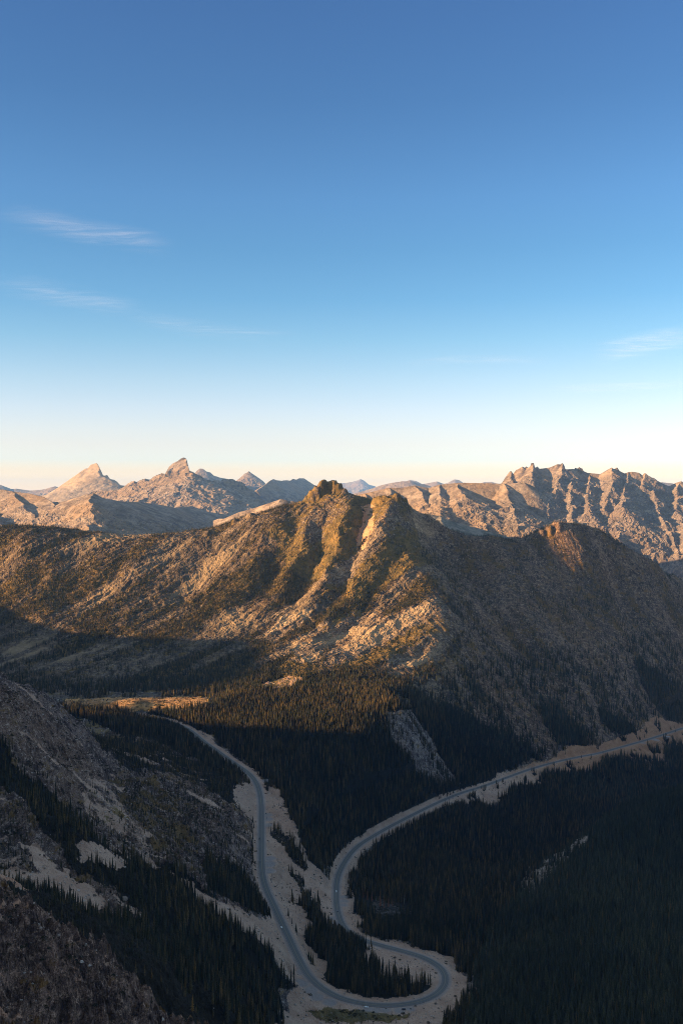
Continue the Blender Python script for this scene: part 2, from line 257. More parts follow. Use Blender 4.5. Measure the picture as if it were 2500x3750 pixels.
# ------------------------------------------------------------------ land cover, drawn as areas on the ground
COVER = [  # polygon seen from the lookout, depth range, (forest, scree, heath)
 ('MountainLeft', [(-400,1850),(1300,1700),(1460,1800),(1500,1950),(1540,2060),(1680,2230),(1700,2350),(1600,2500),(1300,2520),(-400,2520)], (2400,4200), (.66,.05,.40)),
 ('UpperRocks', [(1050,1900),(1100,1740),(1300,1740),(1500,1830),(1560,2060),(1300,2200),(1050,2080),(980,1950)], (3000,4200), (.14,.15,.85)),
 ('SummitGully', [(1330,1850),(1370,1850),(1375,1900),(1360,1960),(1335,2020),(1305,2010),(1320,1920)], (3000,4200), (0,1,.1)),
 ('Ledge', [(1365,1870),(1425,1850),(1410,1900),(1370,1960),(1360,1900)], (3000,4200), (0,.25,1.0)),
 ('MountainRight', [(1500,1830),(1700,1900),(2000,1850),(2700,1900),(2700,2700),(2300,2760),(1900,2850),(1600,2700),(1560,2500),(1700,2370),(1690,2230),(1550,2060)], (2400,4200), (.40,.06,.36)),
 ('SlabsA', [(1000,2400),(1150,2300),(1290,2240),(1400,2250),(1620,2200),(1700,2300),(1600,2420),(1500,2440),(1380,2430),(1230,2440),(1200,2380),(1090,2430)], (2400,3200), (.12,.05,.35)),
 ('SlabsB', [(1030,2410),(1110,2360),(1230,2330),(1200,2370),(1160,2420),(1050,2450)], (2400,3200), (.05,.0,.1)),
 ('SlabsC', [(960,2330),(1050,2260),(1140,2230),(1130,2280),(1000,2350)], (2400,3200), (.1,.0,.15)),
 ('ValleyShade', [(-400,2340),(400,2360),(700,2370),(1050,2360),(1080,2400),(1020,2440),(1000,2500),(800,2560),(-400,2560)], (2200,3100), (.62,0,.45)),
 ('RightSlopeTrees', [(1480,2500),(1600,2580),(1750,2640),(1950,2740),(1990,2780),(1900,2800),(1780,2870),(1650,2900),(1530,2960),(1400,2700)], (1900,2900), (.85,.0,.5)),
 ('RightSlopeTreesB', [(1960,2600),(2060,2600),(2150,2700),(2160,2740),(2040,2730)], (2400,3200), (.9,.0,.5)),
 ('RightSlopeTreesC', [(2180,2600),(2300,2640),(2370,2700),(2330,2710),(2230,2680)], (2400,3300), (.9,.0,.5)),
 ('RightSlopeTreesD', [(2300,2400),(2500,2520),(2700,2600),(2700,2700),(2480,2650),(2380,2580)], (2600,3600), (.75,.0,.5)),
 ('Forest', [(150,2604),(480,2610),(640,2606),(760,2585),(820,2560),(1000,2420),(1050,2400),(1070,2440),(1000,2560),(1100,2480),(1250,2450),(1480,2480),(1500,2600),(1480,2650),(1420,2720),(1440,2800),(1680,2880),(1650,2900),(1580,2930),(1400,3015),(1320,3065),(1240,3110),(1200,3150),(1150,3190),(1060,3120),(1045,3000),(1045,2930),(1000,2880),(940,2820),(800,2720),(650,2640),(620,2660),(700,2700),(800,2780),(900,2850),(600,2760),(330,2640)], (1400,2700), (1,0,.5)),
 ('Bluff', [(1400,2610),(1500,2600),(1570,2700),(1640,2810),(1680,2870),(1600,2860),(1520,2790),(1430,2720)], (1900,2700), (.55,0,.22)),
 ('BluffTop', [(1420,2540),(1520,2560),(1500,2590),(1420,2570)], (2000,2700), (.25,0,.5)),
 ('Clearing', [(960,2510),(1060,2470),(1110,2480),(1060,2520),(1000,2530)], (2200,2900), (0,.8,.6)),
 ('SpurGap', [(1010,2440),(1060,2420),(1200,2440),(1130,2480),(1040,2480)], (2300,3000), (.25,0,.9)),
 ('Meadow', [(240,2562),(480,2553),(700,2548),(770,2562),(700,2592),(620,2604),(520,2608),(380,2604),(240,2594)], (2050,2600), (.0,.0,1.0)),
 ('UpperVerge', [(715,2670),(800,2735),(810,2750),(760,2740)], (1900,2300), (0,1,0)),
 ('Embankment', [(1185,3240),(1230,3150),(1330,3060),(1500,2970),(1650,2900),(1840,2835),(2000,2780),(2100,2730),(2190,2730),(2330,2680),(2400,2620),(2520,2640),(2620,2600),(2620,2690),(2500,2760),(2440,2780),(2400,2790),(2318,2775),(2214,2775),(2174,2822),(1999,2830),(1959,2878),(1860,2880),(1850,2934),(1784,2950),(1728,2942),(1633,2950),(1569,2990),(1513,3006),(1440,3060),(1370,3093),(1330,3120),(1310,3200),(1290,3240),(1290,3330),(1340,3410),(1300,3420),(1200,3380)], (1300,3300), (.10,1,.1)),
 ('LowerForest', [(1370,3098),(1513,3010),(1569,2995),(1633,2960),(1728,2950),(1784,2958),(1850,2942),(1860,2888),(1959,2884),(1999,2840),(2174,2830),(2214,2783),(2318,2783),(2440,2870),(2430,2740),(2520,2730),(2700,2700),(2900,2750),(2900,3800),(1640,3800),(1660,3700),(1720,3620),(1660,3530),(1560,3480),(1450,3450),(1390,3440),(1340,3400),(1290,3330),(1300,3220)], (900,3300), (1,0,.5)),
 ('HillRocks', [(1900,3270),(1930,3190),(2040,3105),(2090,3030),(2190,2990),(2190,3040),(2120,3135),(2040,3200),(1960,3280)], (1400,1950), (.42,.0,.0)),
 ('RockSpot', [(1690,3560),(1780,3590),(1700,3700),(1650,3680)], (1000,1350), (.6,.5,.2)),
 ('RockSpotB', [(1400,3270),(1480,3330),(1500,3360),(1380,3350),(1340,3330)], (1300,1700), (.75,.1,.3)),
 ('LeftSlope', [(-500,2400),(0,2440),(330,2600),(620,2740),(900,2850),(960,2950),(980,3200),(1130,3600),(1060,3800),(-500,3800)], (500,2000), (.5,.03,.32)),
 ('UpperCliff', [(-300,2400),(0,2440),(330,2640),(420,2790),(500,3000),(560,3120),(480,3090),(330,3000),(200,2870),(0,2730),(-300,2600)], (900,2000), (.10,.1,.25)),
 ('CrestTrees', [(300,2640),(600,2740),(860,2850),(920,2970),(850,2950),(700,2860),(480,2820),(380,2740)], (1400,2000), (.85,0,.5)),
 ('SlopeTreesB', [(400,2850),(560,2850),(660,2960),(760,3080),(700,3150),(560,3100),(420,2980)], (1000,1800), (.55,0,.5)),
 ('SlopeTreesC', [(-300,2600),(0,2740),(80,2830),(200,2900),(330,3050),(470,3150),(640,3170),(780,3290),(900,3430),(1000,3530),(1060,3610),(960,3650),(860,3600),(760,3480),(560,3400),(450,3300),(380,3250),(270,3180),(150,3000),(0,2850),(-300,2750)], (800,1500), (.97,0,.5)),
 ('SlopeTreesD', [(740,3130),(900,3200),(965,3330),(960,3350),(860,3330),(760,3250)], (900,1800), (.95,0,.5)),
 ('SlopeTreesE', [(-300,3050),(0,3200),(100,3240),(300,3330),(560,3380),(800,3500),(1000,3640),(1030,3800),(700,3800),(600,3680),(480,3560),(400,3460),(230,3380),(100,3290),(-300,3150)], (780,1300), (.9,0,.5)),
 ('TalusA', [(280,3090),(350,3085),(450,3165),(400,3180),(290,3150)], (800,1400), (.03,1,0)),
 ('TalusB', [(80,3080),(160,3140),(250,3200),(390,3310),(390,3330),(300,3330),(150,3260),(-100,3210),(-100,3150),(110,3190)], (800,1400), (.05,1,0)),
 ('TalusC', [(620,3190),(700,3240),(760,3290),(860,3340),(955,3370),(975,3280),(940,3180),(930,3000),(860,2930),(870,2880),(930,2860),(960,2950),(965,3200),(1100,3520),(1130,3590),(1070,3600),(1040,3560),(960,3470),(850,3390),(740,3330)], (900,1900), (.04,1,0)),
 ('TalusD', [(300,2820),(420,2930),(520,3060),(600,3180),(560,3180),(440,3080),(330,2960)], (900,1600), (.3,.55,.3)),
 ('Outcrop', [(-300,3000),(0,3240),(100,3300),(230,3385),(400,3455),(480,3560),(600,3680),(720,3800),(-300,3800)], (500,850), (.05,.3,.25)),
 ('Ground', [(970,2880),(1045,2920),(1048,3000),(1127,3150),(1200,3200),(1225,3240),(1230,3330),(1200,3380),(1187,3500),(1215,3600),(1150,3570),(1080,3440),(1000,3270),(965,3180)], (1100,2000), (.06,1,0)),
 ('ClumpA', [(975,3035),(1010,3040),(1060,3080),(1120,3150),(1127,3190),(1070,3150),(1010,3090)], (1100,2000), (.8,.5,.5)),
 ('ClumpB', [(1045,3180),(1090,3190),(1130,3240),(1160,3300),(1180,3350),(1140,3310),(1100,3240)], (1100,2000), (.8,.5,.5)),
 ('ClumpC', [(1080,3309),(1130,3320),(1180,3370),(1230,3395),(1180,3480),(1120,3410),(1170,3390)], (1100,1800), (.9,.3,.5)),
 ('HairpinScree', [(1100,3600),(1400,3450),(1650,3500),(1700,3600),(1640,3800),(1000,3800),(1050,3620)], (1000,1500), (.03,1,.0)),
 ('HairpinForest', [(1117,3425),(1170,3400),(1240,3400),(1300,3440),(1330,3520),(1420,3580),(1567,3612),(1575,3630),(1512,3645),(1388,3660),(1252,3640),(1203,3610),(1193,3571),(1182,3520)], (1000,1500), (1,0,.6)),
 ('Shrubs', [(1100,3700),(1250,3700),(1500,3720),(1480,3740),(1200,3750)], (1000,1300), (.0,.3,.9)),
]
def cover(x, y, z):
    """forest, scree, heath at points on the ground"""
    d = np.maximum(y, 1.0); px = 1250 + x/d*F; py = HZ - z/d*F
    n1 = fbm(x, y, 90, 4, .6, 3.3); n2 = fbm(x, y, 90, 4, .6, 71.3)
    k = F/d*13.0                       # edges wander by about a dozen metres
    n1 = n1 + .35*fbm(x, y, 16, 3, .6, 31.); n2 = n2 + .35*fbm(x, y, 16, 3, .6, 53.)
    qx = px + n1*k*1.6; qy = py + n2*k*.9
    fo = np.full(x.shape, .5, np.float32); scr = np.full(x.shape, .1, np.float32); he = np.full(x.shape, .5, np.float32)
    for name, poly, (d0, d1), (a, b, c) in COVER:
        m = in_poly(qx, qy, poly) & (y > d0) & (y < d1)
        fo[m] = a; scr[m] = b; he[m] = c
    scr = scr*(.72+.9*fbm(x, y, 30, 4, .65, 61.)+.25)
    side = smooth(1560, 1640, px)
    st = (1-side)*fbm((x*.76-y*.65), (x*-.65-y*.76)*.22, 105, 5, .6, 400.) + side*fbm(x*.91+y*.42, (x*.42-y*.91)*.25, 60, 5, .65, 420.)*.38
    ex_ = (scr > .4) & (x > -40) & (y > 1450) & (px > 1235)
    br = ex_ & (fbm(x, y, 38, 3, .6, 470.) > .30); fo = np.where(br, .95, fo); scr = np.where(br, .1, scr); he = np.where(br, .5, he)
    mead = (he > .96) & (y < 2600)
    lf = (x < -60) & (y < 1950) & (y > 560) & (fo < .9) & (scr < .4)
    sk = fbm((x*.84+y*.54)*.2, -x*.54+y*.84, 34, 4, .6, 440.)
    t_ = lf*smooth(.12, .42, sk); scr = scr*(1-t_)+.8*t_; fo = fo*(1-t_*.8); he = he*(1-t_*.7)
    he = np.where(mead, 1.0, np.minimum(he + smooth(2450, 2650, y)*(fo < .8)*st*1.5, .9))
    return fo, scr, he
PULL = []                              # gravel pull-outs beside the road: x, y, radius, road height
def pull(px, py, r, lift=0):
    i = np.argmin(np.hypot(1250+ROAD[:, 0]/ROAD[:, 1]*F-px, HZ-ROAD[:, 2]/ROAD[:, 1]*F-py)); z = ROAD[i, 2]-.1
    x, y, _ = U(px, py, -z/(py-HZ)*F); PULL.append((x, y, r, z))
for q in [(975,2862,9),(978,2985,9),(980,3000,9),(979,3022,8),(984,3165,11),(984,3190,9),(988,3145,9),(1256,3285,8),(1258,3300,8),(1256,3315,7),
          (1100,3600,9),(1140,3625,9),(1348,3694,7),(1410,3700,7),(1463,3702,7),(1380,3698,7),(1500,3697,6),(1210,3670,9),(1160,3650,9),(1218,3365,8),(1222,3385,8),(2400,2712,12),(2350,2722,10),(2440,2700,12),(1105,3560,7)]: pull(*q)
def land(x, y, fine=True):
    """height of the ground everywhere in the near world, with cover and distance to the road"""
    z = base_z(x, y)
    wob = fbm(x, y, 140, 4, .5, 40.)*30; wob2 = fbm(x, y, 140, 4, .5, 90.)*30
    for line, h, w in RIBS:
        dd, t = seg_dist(x+wob, y+wob2, line, w)
        m = dd < w
        z[m] += ((h*1.15 if line[0, 1] > 2400 else h*1.2)*(1-dd[m]/w)*np.minimum(1, np.minimum(t[m]*5+.25, (1-t[m])*4+.0))).astype(np.float32)
    for a, b_, c, r, h in CRAGS:
        X0, Y0, _ = U(a, b_, c); m = (np.abs(x-X0) < r*2.2) & (np.abs(y-Y0) < r*4)
        if m.any():
            dd = np.hypot(x[m]-X0+wob[m]*.12, (y[m]-Y0)*.6+wob2[m]*.12); z[m] = np.maximum(z[m], z[m]*(1-smooth(r*1.5, r*.65, dd)) + (base_z(np.array([X0]), np.array([Y0]))[0]+h)*smooth(r*1.5, r*.65, dd))
    rd = np.full(x.shape, 1e9, np.float32); rz = np.zeros(x.shape, np.float32)
    cm = np.zeros(x.shape, bool)
    for p in ROAD[::12]: cm |= (np.abs(x-p[0]) < 75) & (np.abs(y-p[1]) < 75)
    X = x[cm]; Y = y[cm]; b = np.full(X.shape, 1e9); zz = np.zeros(X.shape)
    for i in range(0, len(X), 20000):
        D = (X[i:i+20000, None]-ROAD[None, :, 0])**2 + (Y[i:i+20000, None]-ROAD[None, :, 1])**2
        j = D.argmin(1); b[i:i+20000] = np.sqrt(D[np.arange(len(j)), j]); zz[i:i+20000] = ROAD[j, 2]
    rd[cm] = b; rz[cm] = zz
    fo, scr, he = cover(x, y, z)
    soft = np.clip(1-.75*np.maximum(fo*(y < 2500)*np.where(fo < .6, .0, 1), scr), .15, 1)*np.where((x < -100) & (y < 1900), 1.45, 1) * smooth(-50, 200, y) * np.where((he > .96) & (y < 2600), .06, 1)
    mt = smooth(2500, 2800, y)
    near = smooth(1000, 860, y) * (x < 0)
    n = fbm(x+wob*.5, y+wob2*.5, 170, 3, .5, 5.)*10*mt + (ridged(x*1.0+y*.55+wob*.4, y*.62-x*.3, 62, 7, .66, 2.)-.45)*(12-5.5*mt+13*near)
    n = n + (ridged(x+wob2*.2, y*.7, 21, 4, .6, 12.)-.4)*(3.4-1.6*mt+3*near)
    # slabs dipping down to the left on the lit face, ribs running down the shaded face
    px_ = 1250+x/np.maximum(y, 1)*F
    side = smooth(1560, 1640, px_)
    ul = (x*-.65+y*-.76); vl = (x*.76-y*.65); ur = (x*.42-y*.91); vr = (x*.91+y*.42)
    sl = ridged(vl+wob*.5, ul*.16, 46, 4, .6, 300.); sr = ridged(vr+wob*.6, ur*.22, 60, 4, .6, 320.)
    s2 = ridged(vl+wob*.25, ul*.2, 17, 4, .6, 340.)
    n = n + mt*(1-side)*(s2-.4)*3.6
    n = n + mt*((1-side)*(sl-.4)*8.5 + side*(sr-.4)*7)
    z = z + n*soft
    road_flat = smooth(22, 6.5, rd)
    lim = rz - 0.25
    z = z*(1-road_flat) + lim*road_flat
    # cuttings and banks: ground cannot stand steeper than about 45 degrees over the verge
    bank = (rd > 6.5) & (rd < 60)
    hi = rz + (rd-6.5)*1.1; lo = rz - (rd-6.5)*.9 - .3
    z = np.where(bank, np.clip(z, lo, hi), z)
    gr = np.zeros(x.shape, np.float32)
    for a, b_, r, pz in PULL:
        m = (np.abs(x-a) < r+14) & (np.abs(y-b_) < r+14)
        if not m.any(): continue
        dd = np.hypot(x[m]-a, y[m]-b_)*(1+.35*fbm(x[m], y[m], 14, 3, .6, 610.)); w = smooth(r+12, r, dd)
        z[m] = np.where(rd[m] < 6.8, np.minimum(z[m], rz[m]-.25), z[m]*(1-w) + np.where(rd[m] < 60, rz[m]-.3, pz-.2)*w); gr[m] = np.maximum(gr[m], smooth(r+3, r-3, dd))
    gr = np.maximum(gr, smooth(9.5, 6.5, rd)*.8)
    return z.astype(np.float32), fo, scr, he, rd, gr

# ------------------------------------------------------------------ materials
def new_mat(name):
    m = bpy.data.materials.new(name); m.use_nodes = True; nt = m.node_tree; nt.nodes.clear()
    out = nt.nodes.new('ShaderNodeOutputMaterial'); b = nt.nodes.new('ShaderNodeBsdfPrincipled')
    nt.links.new(b.outputs[0], out.inputs[0]); b.inputs['Roughness'].default_value = .9
    b.inputs['Specular IOR Level'].default_value = .15
    return m, nt, b
def plain(name, col, rough=.8, metal=0.0, spec=.3):
    m, nt, b = new_mat(name)
    geo = nt.nodes.new('ShaderNodeNewGeometry'); nz = nt.nodes.new('ShaderNodeTexNoise'); nz.inputs['Scale'].default_value = 1.7
    mx = nt.nodes.new('ShaderNodeMix'); mx.data_type = 'RGBA'
    nt.links.new(geo.outputs['Position'], nz.inputs['Vector']); nt.links.new(nz.outputs[0], mx.inputs[0])
    mx.inputs[6].default_value = (*[c*.82 for c in col], 1); mx.inputs[7].default_value = (*[min(1, c*1.15) for c in col], 1)
    nt.links.new(mx.outputs[2], b.inputs['Base Color'])
    b.inputs['Roughness'].default_value = rough; b.inputs['Metallic'].default_value = metal; b.inputs['Specular IOR Level'].default_value = spec
    return m
class NT:
    def __init__(s, nt): s.nt = nt
    def n(s, t, **k):
        o = s.nt.nodes.new(t)
        for a, b in k.items(): setattr(o, a, b)
        return o
    def l(s, a, b): s.nt.links.new(a, b)
    def noise(s, vec, scale, detail=5, rough=.6, dist=0):
        o = s.n('ShaderNodeTexNoise'); s.l(vec, o.inputs['Vector'])
        o.inputs['Scale'].default_value = scale; o.inputs['Detail'].default_value = detail; o.inputs['Roughness'].default_value = rough; o.inputs['Distortion'].default_value = dist
        return o.outputs[0]
    def ramp(s, fac, a, b, ca=0., cb=1.):
        o = s.n('ShaderNodeMapRange'); s.l(fac, o.inputs[0]); o.inputs[1].default_value = a; o.inputs[2].default_value = b
        o.inputs[3].default_value = ca; o.inputs[4].default_value = cb; o.interpolation_type = 'SMOOTHSTEP'
        return o.outputs[0]
    def mix(s, fac, a, b):
        o = s.n('ShaderNodeMix', data_type='RGBA')
        if isinstance(fac, (int, float)): o.inputs[0].default_value = fac
        else: s.l(fac, o.inputs[0])
        for i, c in ((6, a), (7, b)):
            if isinstance(c, tuple): o.inputs[i].default_value = (*c, 1)
            else: s.l(c, o.inputs[i])
        return o.outputs[2]
    def math(s, op, a, b=0.0):
        o = s.n('ShaderNodeMath', operation=op)
        for i, c in ((0, a), (1, b)):
            if isinstance(c, (int, float)): o.inputs[i].default_value = c
            else: s.l(c, o.inputs[i])
        return o.outputs[0]
def terrain_material():
    m, nt, b = new_mat('mountain_ground'); N = NT(nt)
    pos = N.n('ShaderNodeNewGeometry').outputs['Position']
    at = N.n('ShaderNodeAttribute', attribute_name='cover'); sep = N.n('ShaderNodeSeparateColor'); N.l(at.outputs['Color'], sep.inputs[0])
    fo, scr, he = sep.outputs[0], sep.outputs[1], sep.outputs[2]
    big = N.noise(pos, .006, 4, .6); mid = N.noise(pos, .035, 6, .65); fin = N.noise(pos, .22, 6, .7); vf = N.noise(pos, .9, 3, .6)
    mp = N.n('ShaderNodeMapping'); N.l(pos, mp.inputs[0]); mp.inputs['Rotation'].default_value = (.35, .5, .45); mp.inputs['Scale'].default_value = (1, .35, 2.6)
    strat = N.noise(mp.outputs[0], .05, 6, .7, .4)
    rock = N.mix(N.ramp(mid, .35, .65), (.088,.068,.064), (.36,.285,.25))
    rock = N.mix(N.ramp(strat, .38, .62), N.mix(.6, rock, (.06,.052,.05)), rock)
    rock = N.mix(N.ramp(big, .45, .65, 0, .42), rock, (.25,.155,.085))
    rock = N.mix(N.ramp(fin, .53, .64, 0, .9), rock, (.55,.47,.40))
    blk = N.noise(pos, .10, 5, .7); rock = N.mix(N.ramp(blk, .49, .38, 0, .88), rock, (.040,.030,.028))
    rock = N.mix(N.ramp(blk, .57, .66, 0, .85), rock, (.46,.385,.33))
    rock = N.mix(N.ramp(vf, .56, .38, 0, .75), rock, (.035,.028,.024))
    rock = N.mix(N.ramp(he, .22, -.15, 0, .7), rock, N.mix(N.ramp(fin, .35, .6), (.20,.15,.11), (.50,.385,.275)))
    scree = N.mix(N.ramp(mid, .3, .7), (.34,.21,.145), (.46,.31,.225))
    scree = N.mix(N.ramp(fin, .55, .8, 0, .6), scree, (.56,.46,.40))
    scree = N.mix(N.ramp(vf, .5, .35, 0, .6), scree, (.16,.11,.085))
    c = N.mix(N.ramp(N.math('ADD', scr, N.math('MULTIPLY', N.math('SUBTRACT', fin, .5), .9)), .4, .6), rock, scree)
    heath = N.mix(N.ramp(mid, .35, .65), (.080,.066,.030), (.185,.125,.050))
    heath = N.mix(N.ramp(fin, .5, .7, 0, .6), heath, (.035,.040,.018))
    heath = N.mix(N.ramp(he, .93, .99), heath, N.mix(N.ramp(strat, .40, .56), (.13,.075,.03), N.mix(N.ramp(mid, .3, .6), (.26,.12,.045), (.46,.25,.10))))
    hm = N.math('ADD', he, N.math('MULTIPLY', N.math('SUBTRACT', N.math('ADD', mid, strat), 1.0), 1.7))
    c = N.mix(N.ramp(hm, .45, .62), c, heath)
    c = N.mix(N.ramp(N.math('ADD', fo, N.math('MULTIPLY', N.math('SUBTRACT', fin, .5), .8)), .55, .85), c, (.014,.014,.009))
    sy = N.n('ShaderNodeSeparateXYZ'); N.l(pos, sy.inputs[0])          # gold of the evening sun tinted into the central mountain's colour, darker and yellower
    ml = N.n('ShaderNodeMix', data_type='RGBA', blend_type='MULTIPLY'); N.l(N.ramp(sy.outputs[1], 2300, 2600), ml.inputs[0]); N.l(c, ml.inputs[6]); ml.inputs[7].default_value = (1.0, .875, .67, 1); c = ml.outputs[2]
    def tint_zone(fac, col):             # further tints: brown rock on the near slope and outcrop, darker reddish on the right flank
        nonlocal c
        q = N.n('ShaderNodeMix', data_type='RGBA', blend_type='MULTIPLY'); N.l(fac, q.inputs[0]); N.l(c, q.inputs[6]); q.inputs[7].default_value = (*col, 1); c = q.outputs[2]
    lf = N.math('MULTIPLY', N.ramp(sy.outputs[0], -60, -130), N.ramp(sy.outputs[1], 2050, 1950))
    tint_zone(N.math('MULTIPLY', lf, N.ramp(scr, .6, .35)), (.88, .77, .72))
    tint_zone(N.math('MULTIPLY', lf, N.ramp(sy.outputs[1], 960, 860)), (1.12, .96, .85))
    tint_zone(N.math('MULTIPLY', N.ramp(sy.outputs[0], 260, 420), N.ramp(sy.outputs[1], 2350, 2650)), (.86, .78, .78))
    c = N.mix(N.math('MULTIPLY', at.outputs['Alpha'], .85), c, N.mix(mid, (.19,.17,.165), (.27,.245,.235)))
    N.l(c, b.inputs['Base Color'])
    bp = N.n('ShaderNodeBump'); bp.inputs['Strength'].default_value = 1.0; bp.inputs['Distance'].default_value = 2.6
    N.l(N.math('ADD', N.math('ADD', fin, N.math('MULTIPLY', strat, 2.0)), N.math('MULTIPLY', vf, .35)), bp.inputs['Height']); N.l(bp.outputs[0], b.inputs['Normal'])
    return m
def far_material(name, lo, hi, scale, tint=(.24,.15,.085), dark=.5, bump=.7):
    m, nt, b = new_mat(name); N = NT(nt)
    g = N.n('ShaderNodeNewGeometry'); pos = g.outputs['Position']
    big = N.noise(pos, .0022*scale, 5, .6); mid = N.noise(pos, .012*scale, 7, .7); fin = N.noise(pos, .05*scale, 5, .7)
    c = N.mix(N.ramp(mid, .38, .62), lo, hi)
    c = N.mix(N.ramp(big, .45, .62, 0, .6), c, tint)
    c = N.mix(N.ramp(fin, .50, .66, 0, dark), c, (.045,.042,.028))
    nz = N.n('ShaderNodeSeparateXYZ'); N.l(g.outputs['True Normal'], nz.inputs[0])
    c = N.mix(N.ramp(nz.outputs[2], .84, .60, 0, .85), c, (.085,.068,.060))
    N.l(c, b.inputs['Base Color'])
    bp = N.n('ShaderNodeBump'); bp.inputs['Strength'].default_value = bump; bp.inputs['Distance'].default_value = 10.0/scale
    N.l(N.math('ADD', mid, N.math('MULTIPLY', fin, .5)), bp.inputs['Height']); N.l(bp.outputs[0], b.inputs['Normal'])
    return m
M_TERR = terrain_material()
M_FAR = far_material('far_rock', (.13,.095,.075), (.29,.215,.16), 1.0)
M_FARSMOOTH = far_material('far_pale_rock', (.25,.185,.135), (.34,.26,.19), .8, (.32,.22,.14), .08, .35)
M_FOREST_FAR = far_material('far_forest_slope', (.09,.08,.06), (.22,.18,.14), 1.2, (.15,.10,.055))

# ------------------------------------------------------------------ meshes
def mesh_from(name, V, Fq, mats, cov=None, smooth_shade=False):
    me = bpy.data.meshes.new(name)
    V = np.asarray(V, np.float32); Fq = np.asarray(Fq, np.int32); n = Fq.shape[1]
    me.vertices.add(len(V)); me.vertices.foreach_set('co', V.ravel())
    me.loops.add(Fq.size); me.loops.foreach_set('vertex_index', Fq.ravel())
    me.polygons.add(len(Fq)); me.polygons.foreach_set('loop_start', np.arange(0, Fq.size, n, dtype=np.int32))
    me.polygons.foreach_set('loop_total', np.full(len(Fq), n, np.int32))
    me.polygons.foreach_set('use_smooth', np.full(len(Fq), smooth_shade, bool))
    if cov is not None:
        a = me.color_attributes.new('cover', 'FLOAT_COLOR', 'POINT'); a.data.foreach_set('color', np.asarray(cov, np.float32).ravel())
    for m in (mats if isinstance(mats, (list, tuple)) else [mats]): me.materials.append(m)
    me.update(calc_edges=True)
    o = bpy.data.objects.new(name, me); COL.objects.link(o)
    return o
def tag(o, label=None, cat=None, group=None, kind=None):
    for k, v in (('label', label), ('category', cat), ('group', group), ('kind', kind)):
        if v: o[k] = v
    return o
def grid_faces(nr, nc):
    i = np.arange(nr-1)[:, None]*nc + np.arange(nc-1)[None]
    return np.stack([i, i+1, i+1+nc, i+nc], -1)       # seen from above, counter-clockwise with rows away from the camera
def submesh(name, V, Fq, mat, cov, sm=False):
    used = np.unique(Fq); idx = np.full(len(V), -1, np.int32); idx[used] = np.arange(len(used))
    return mesh_from(name, V[used], idx[Fq], mat, None if cov is None else cov[used], sm)

# near world: fan of columns from the lookout
STEP = 2.9
cols = np.arange(-125, 2630, STEP)
rows = [420.0]
while rows[-1] < 4350:
    d = rows[-1]
    st = 6.0 if d < 620 else (1.9 + (d-620)*.0008 if d < 1300 else (2.5+(d-1300)*.0009 if d < 3750 else 25.0))
    rows.append(d + st)
rows = np.array(rows)
NR, NC = len(rows), len(cols)
GXw = (cols[None]-1250)/F*rows[:, None]; GYw = np.repeat(rows[:, None], NC, 1)
GXw = GXw.astype(np.float32); GYw = GYw.astype(np.float32)
Zt, FO, SCR, HE, RD, GR = land(GXw, GYw)
print('terrain', NR, NC, round(time.time()-T0, 1))
onroad = RD < 9
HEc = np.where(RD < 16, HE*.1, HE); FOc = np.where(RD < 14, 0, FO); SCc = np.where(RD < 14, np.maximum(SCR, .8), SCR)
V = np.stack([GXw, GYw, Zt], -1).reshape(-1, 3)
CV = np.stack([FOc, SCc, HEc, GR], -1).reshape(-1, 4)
FQ = grid_faces(NR, NC)
# which landform each face belongs to
fx = (GXw[:-1, :-1]+GXw[1:, 1:])/2; fy = (GYw[:-1, :-1]+GYw[1:, 1:])/2
fp = 1250 + fx/fy*F; fz = (Zt[:-1, :-1]+Zt[1:, 1:])/2; fr = HZ - fz/fy*F
crown_line = np.interp(fp, [-200, 400, 800, 1000, 1150, 1450, 1650, 1800, 2100, 2350, 2700], [2500, 2500, 2540, 2500, 2480, 2480, 2300, 2480, 2700, 2900, 3100])
region = np.zeros(fx.shape, int)                         # 0 valley floor
region[fy > crown_line] = 1                              # central mountain
lx = np.interp(fy, [420, 800, 1130, 1250, 1500, 1750, 1950, 2050], [2300, 1250, 1090, 1040, 925, 915, 700, 560])
region[(fp < lx) & (fy < 2040)] = 2                      # left rocky slope
rx = np.interp(fy, [420, 900, 1150, 1300, 1500, 1700, 1900, 2150, 2300], [2700, 1650, 1720, 1740, 1850, 2000, 2200, 2480, 2640])
region[(fp > rx) & (fy < 2300)] = 3
NAMES = {0: ('valley', 'deep forested valley floor with the winding road, scree banks and a pale meadow'),
         1: ('central_mountain', 'big craggy mountain in the middle, lit gold on one face and shaded on the other'),
         2: ('rocky_slope', 'steep shaded slope of rock, talus and dark firs falling to the road'),
         3: ('forested_hill', 'dark low hillside wooded all over, with one thin line of pale rocks on its crest')}
for k, (nm, lb) in NAMES.items():
    o = submesh(nm, V, FQ[region == k], M_TERR, CV); tag(o, lb, nm.replace('_', ' '), kind='structure')

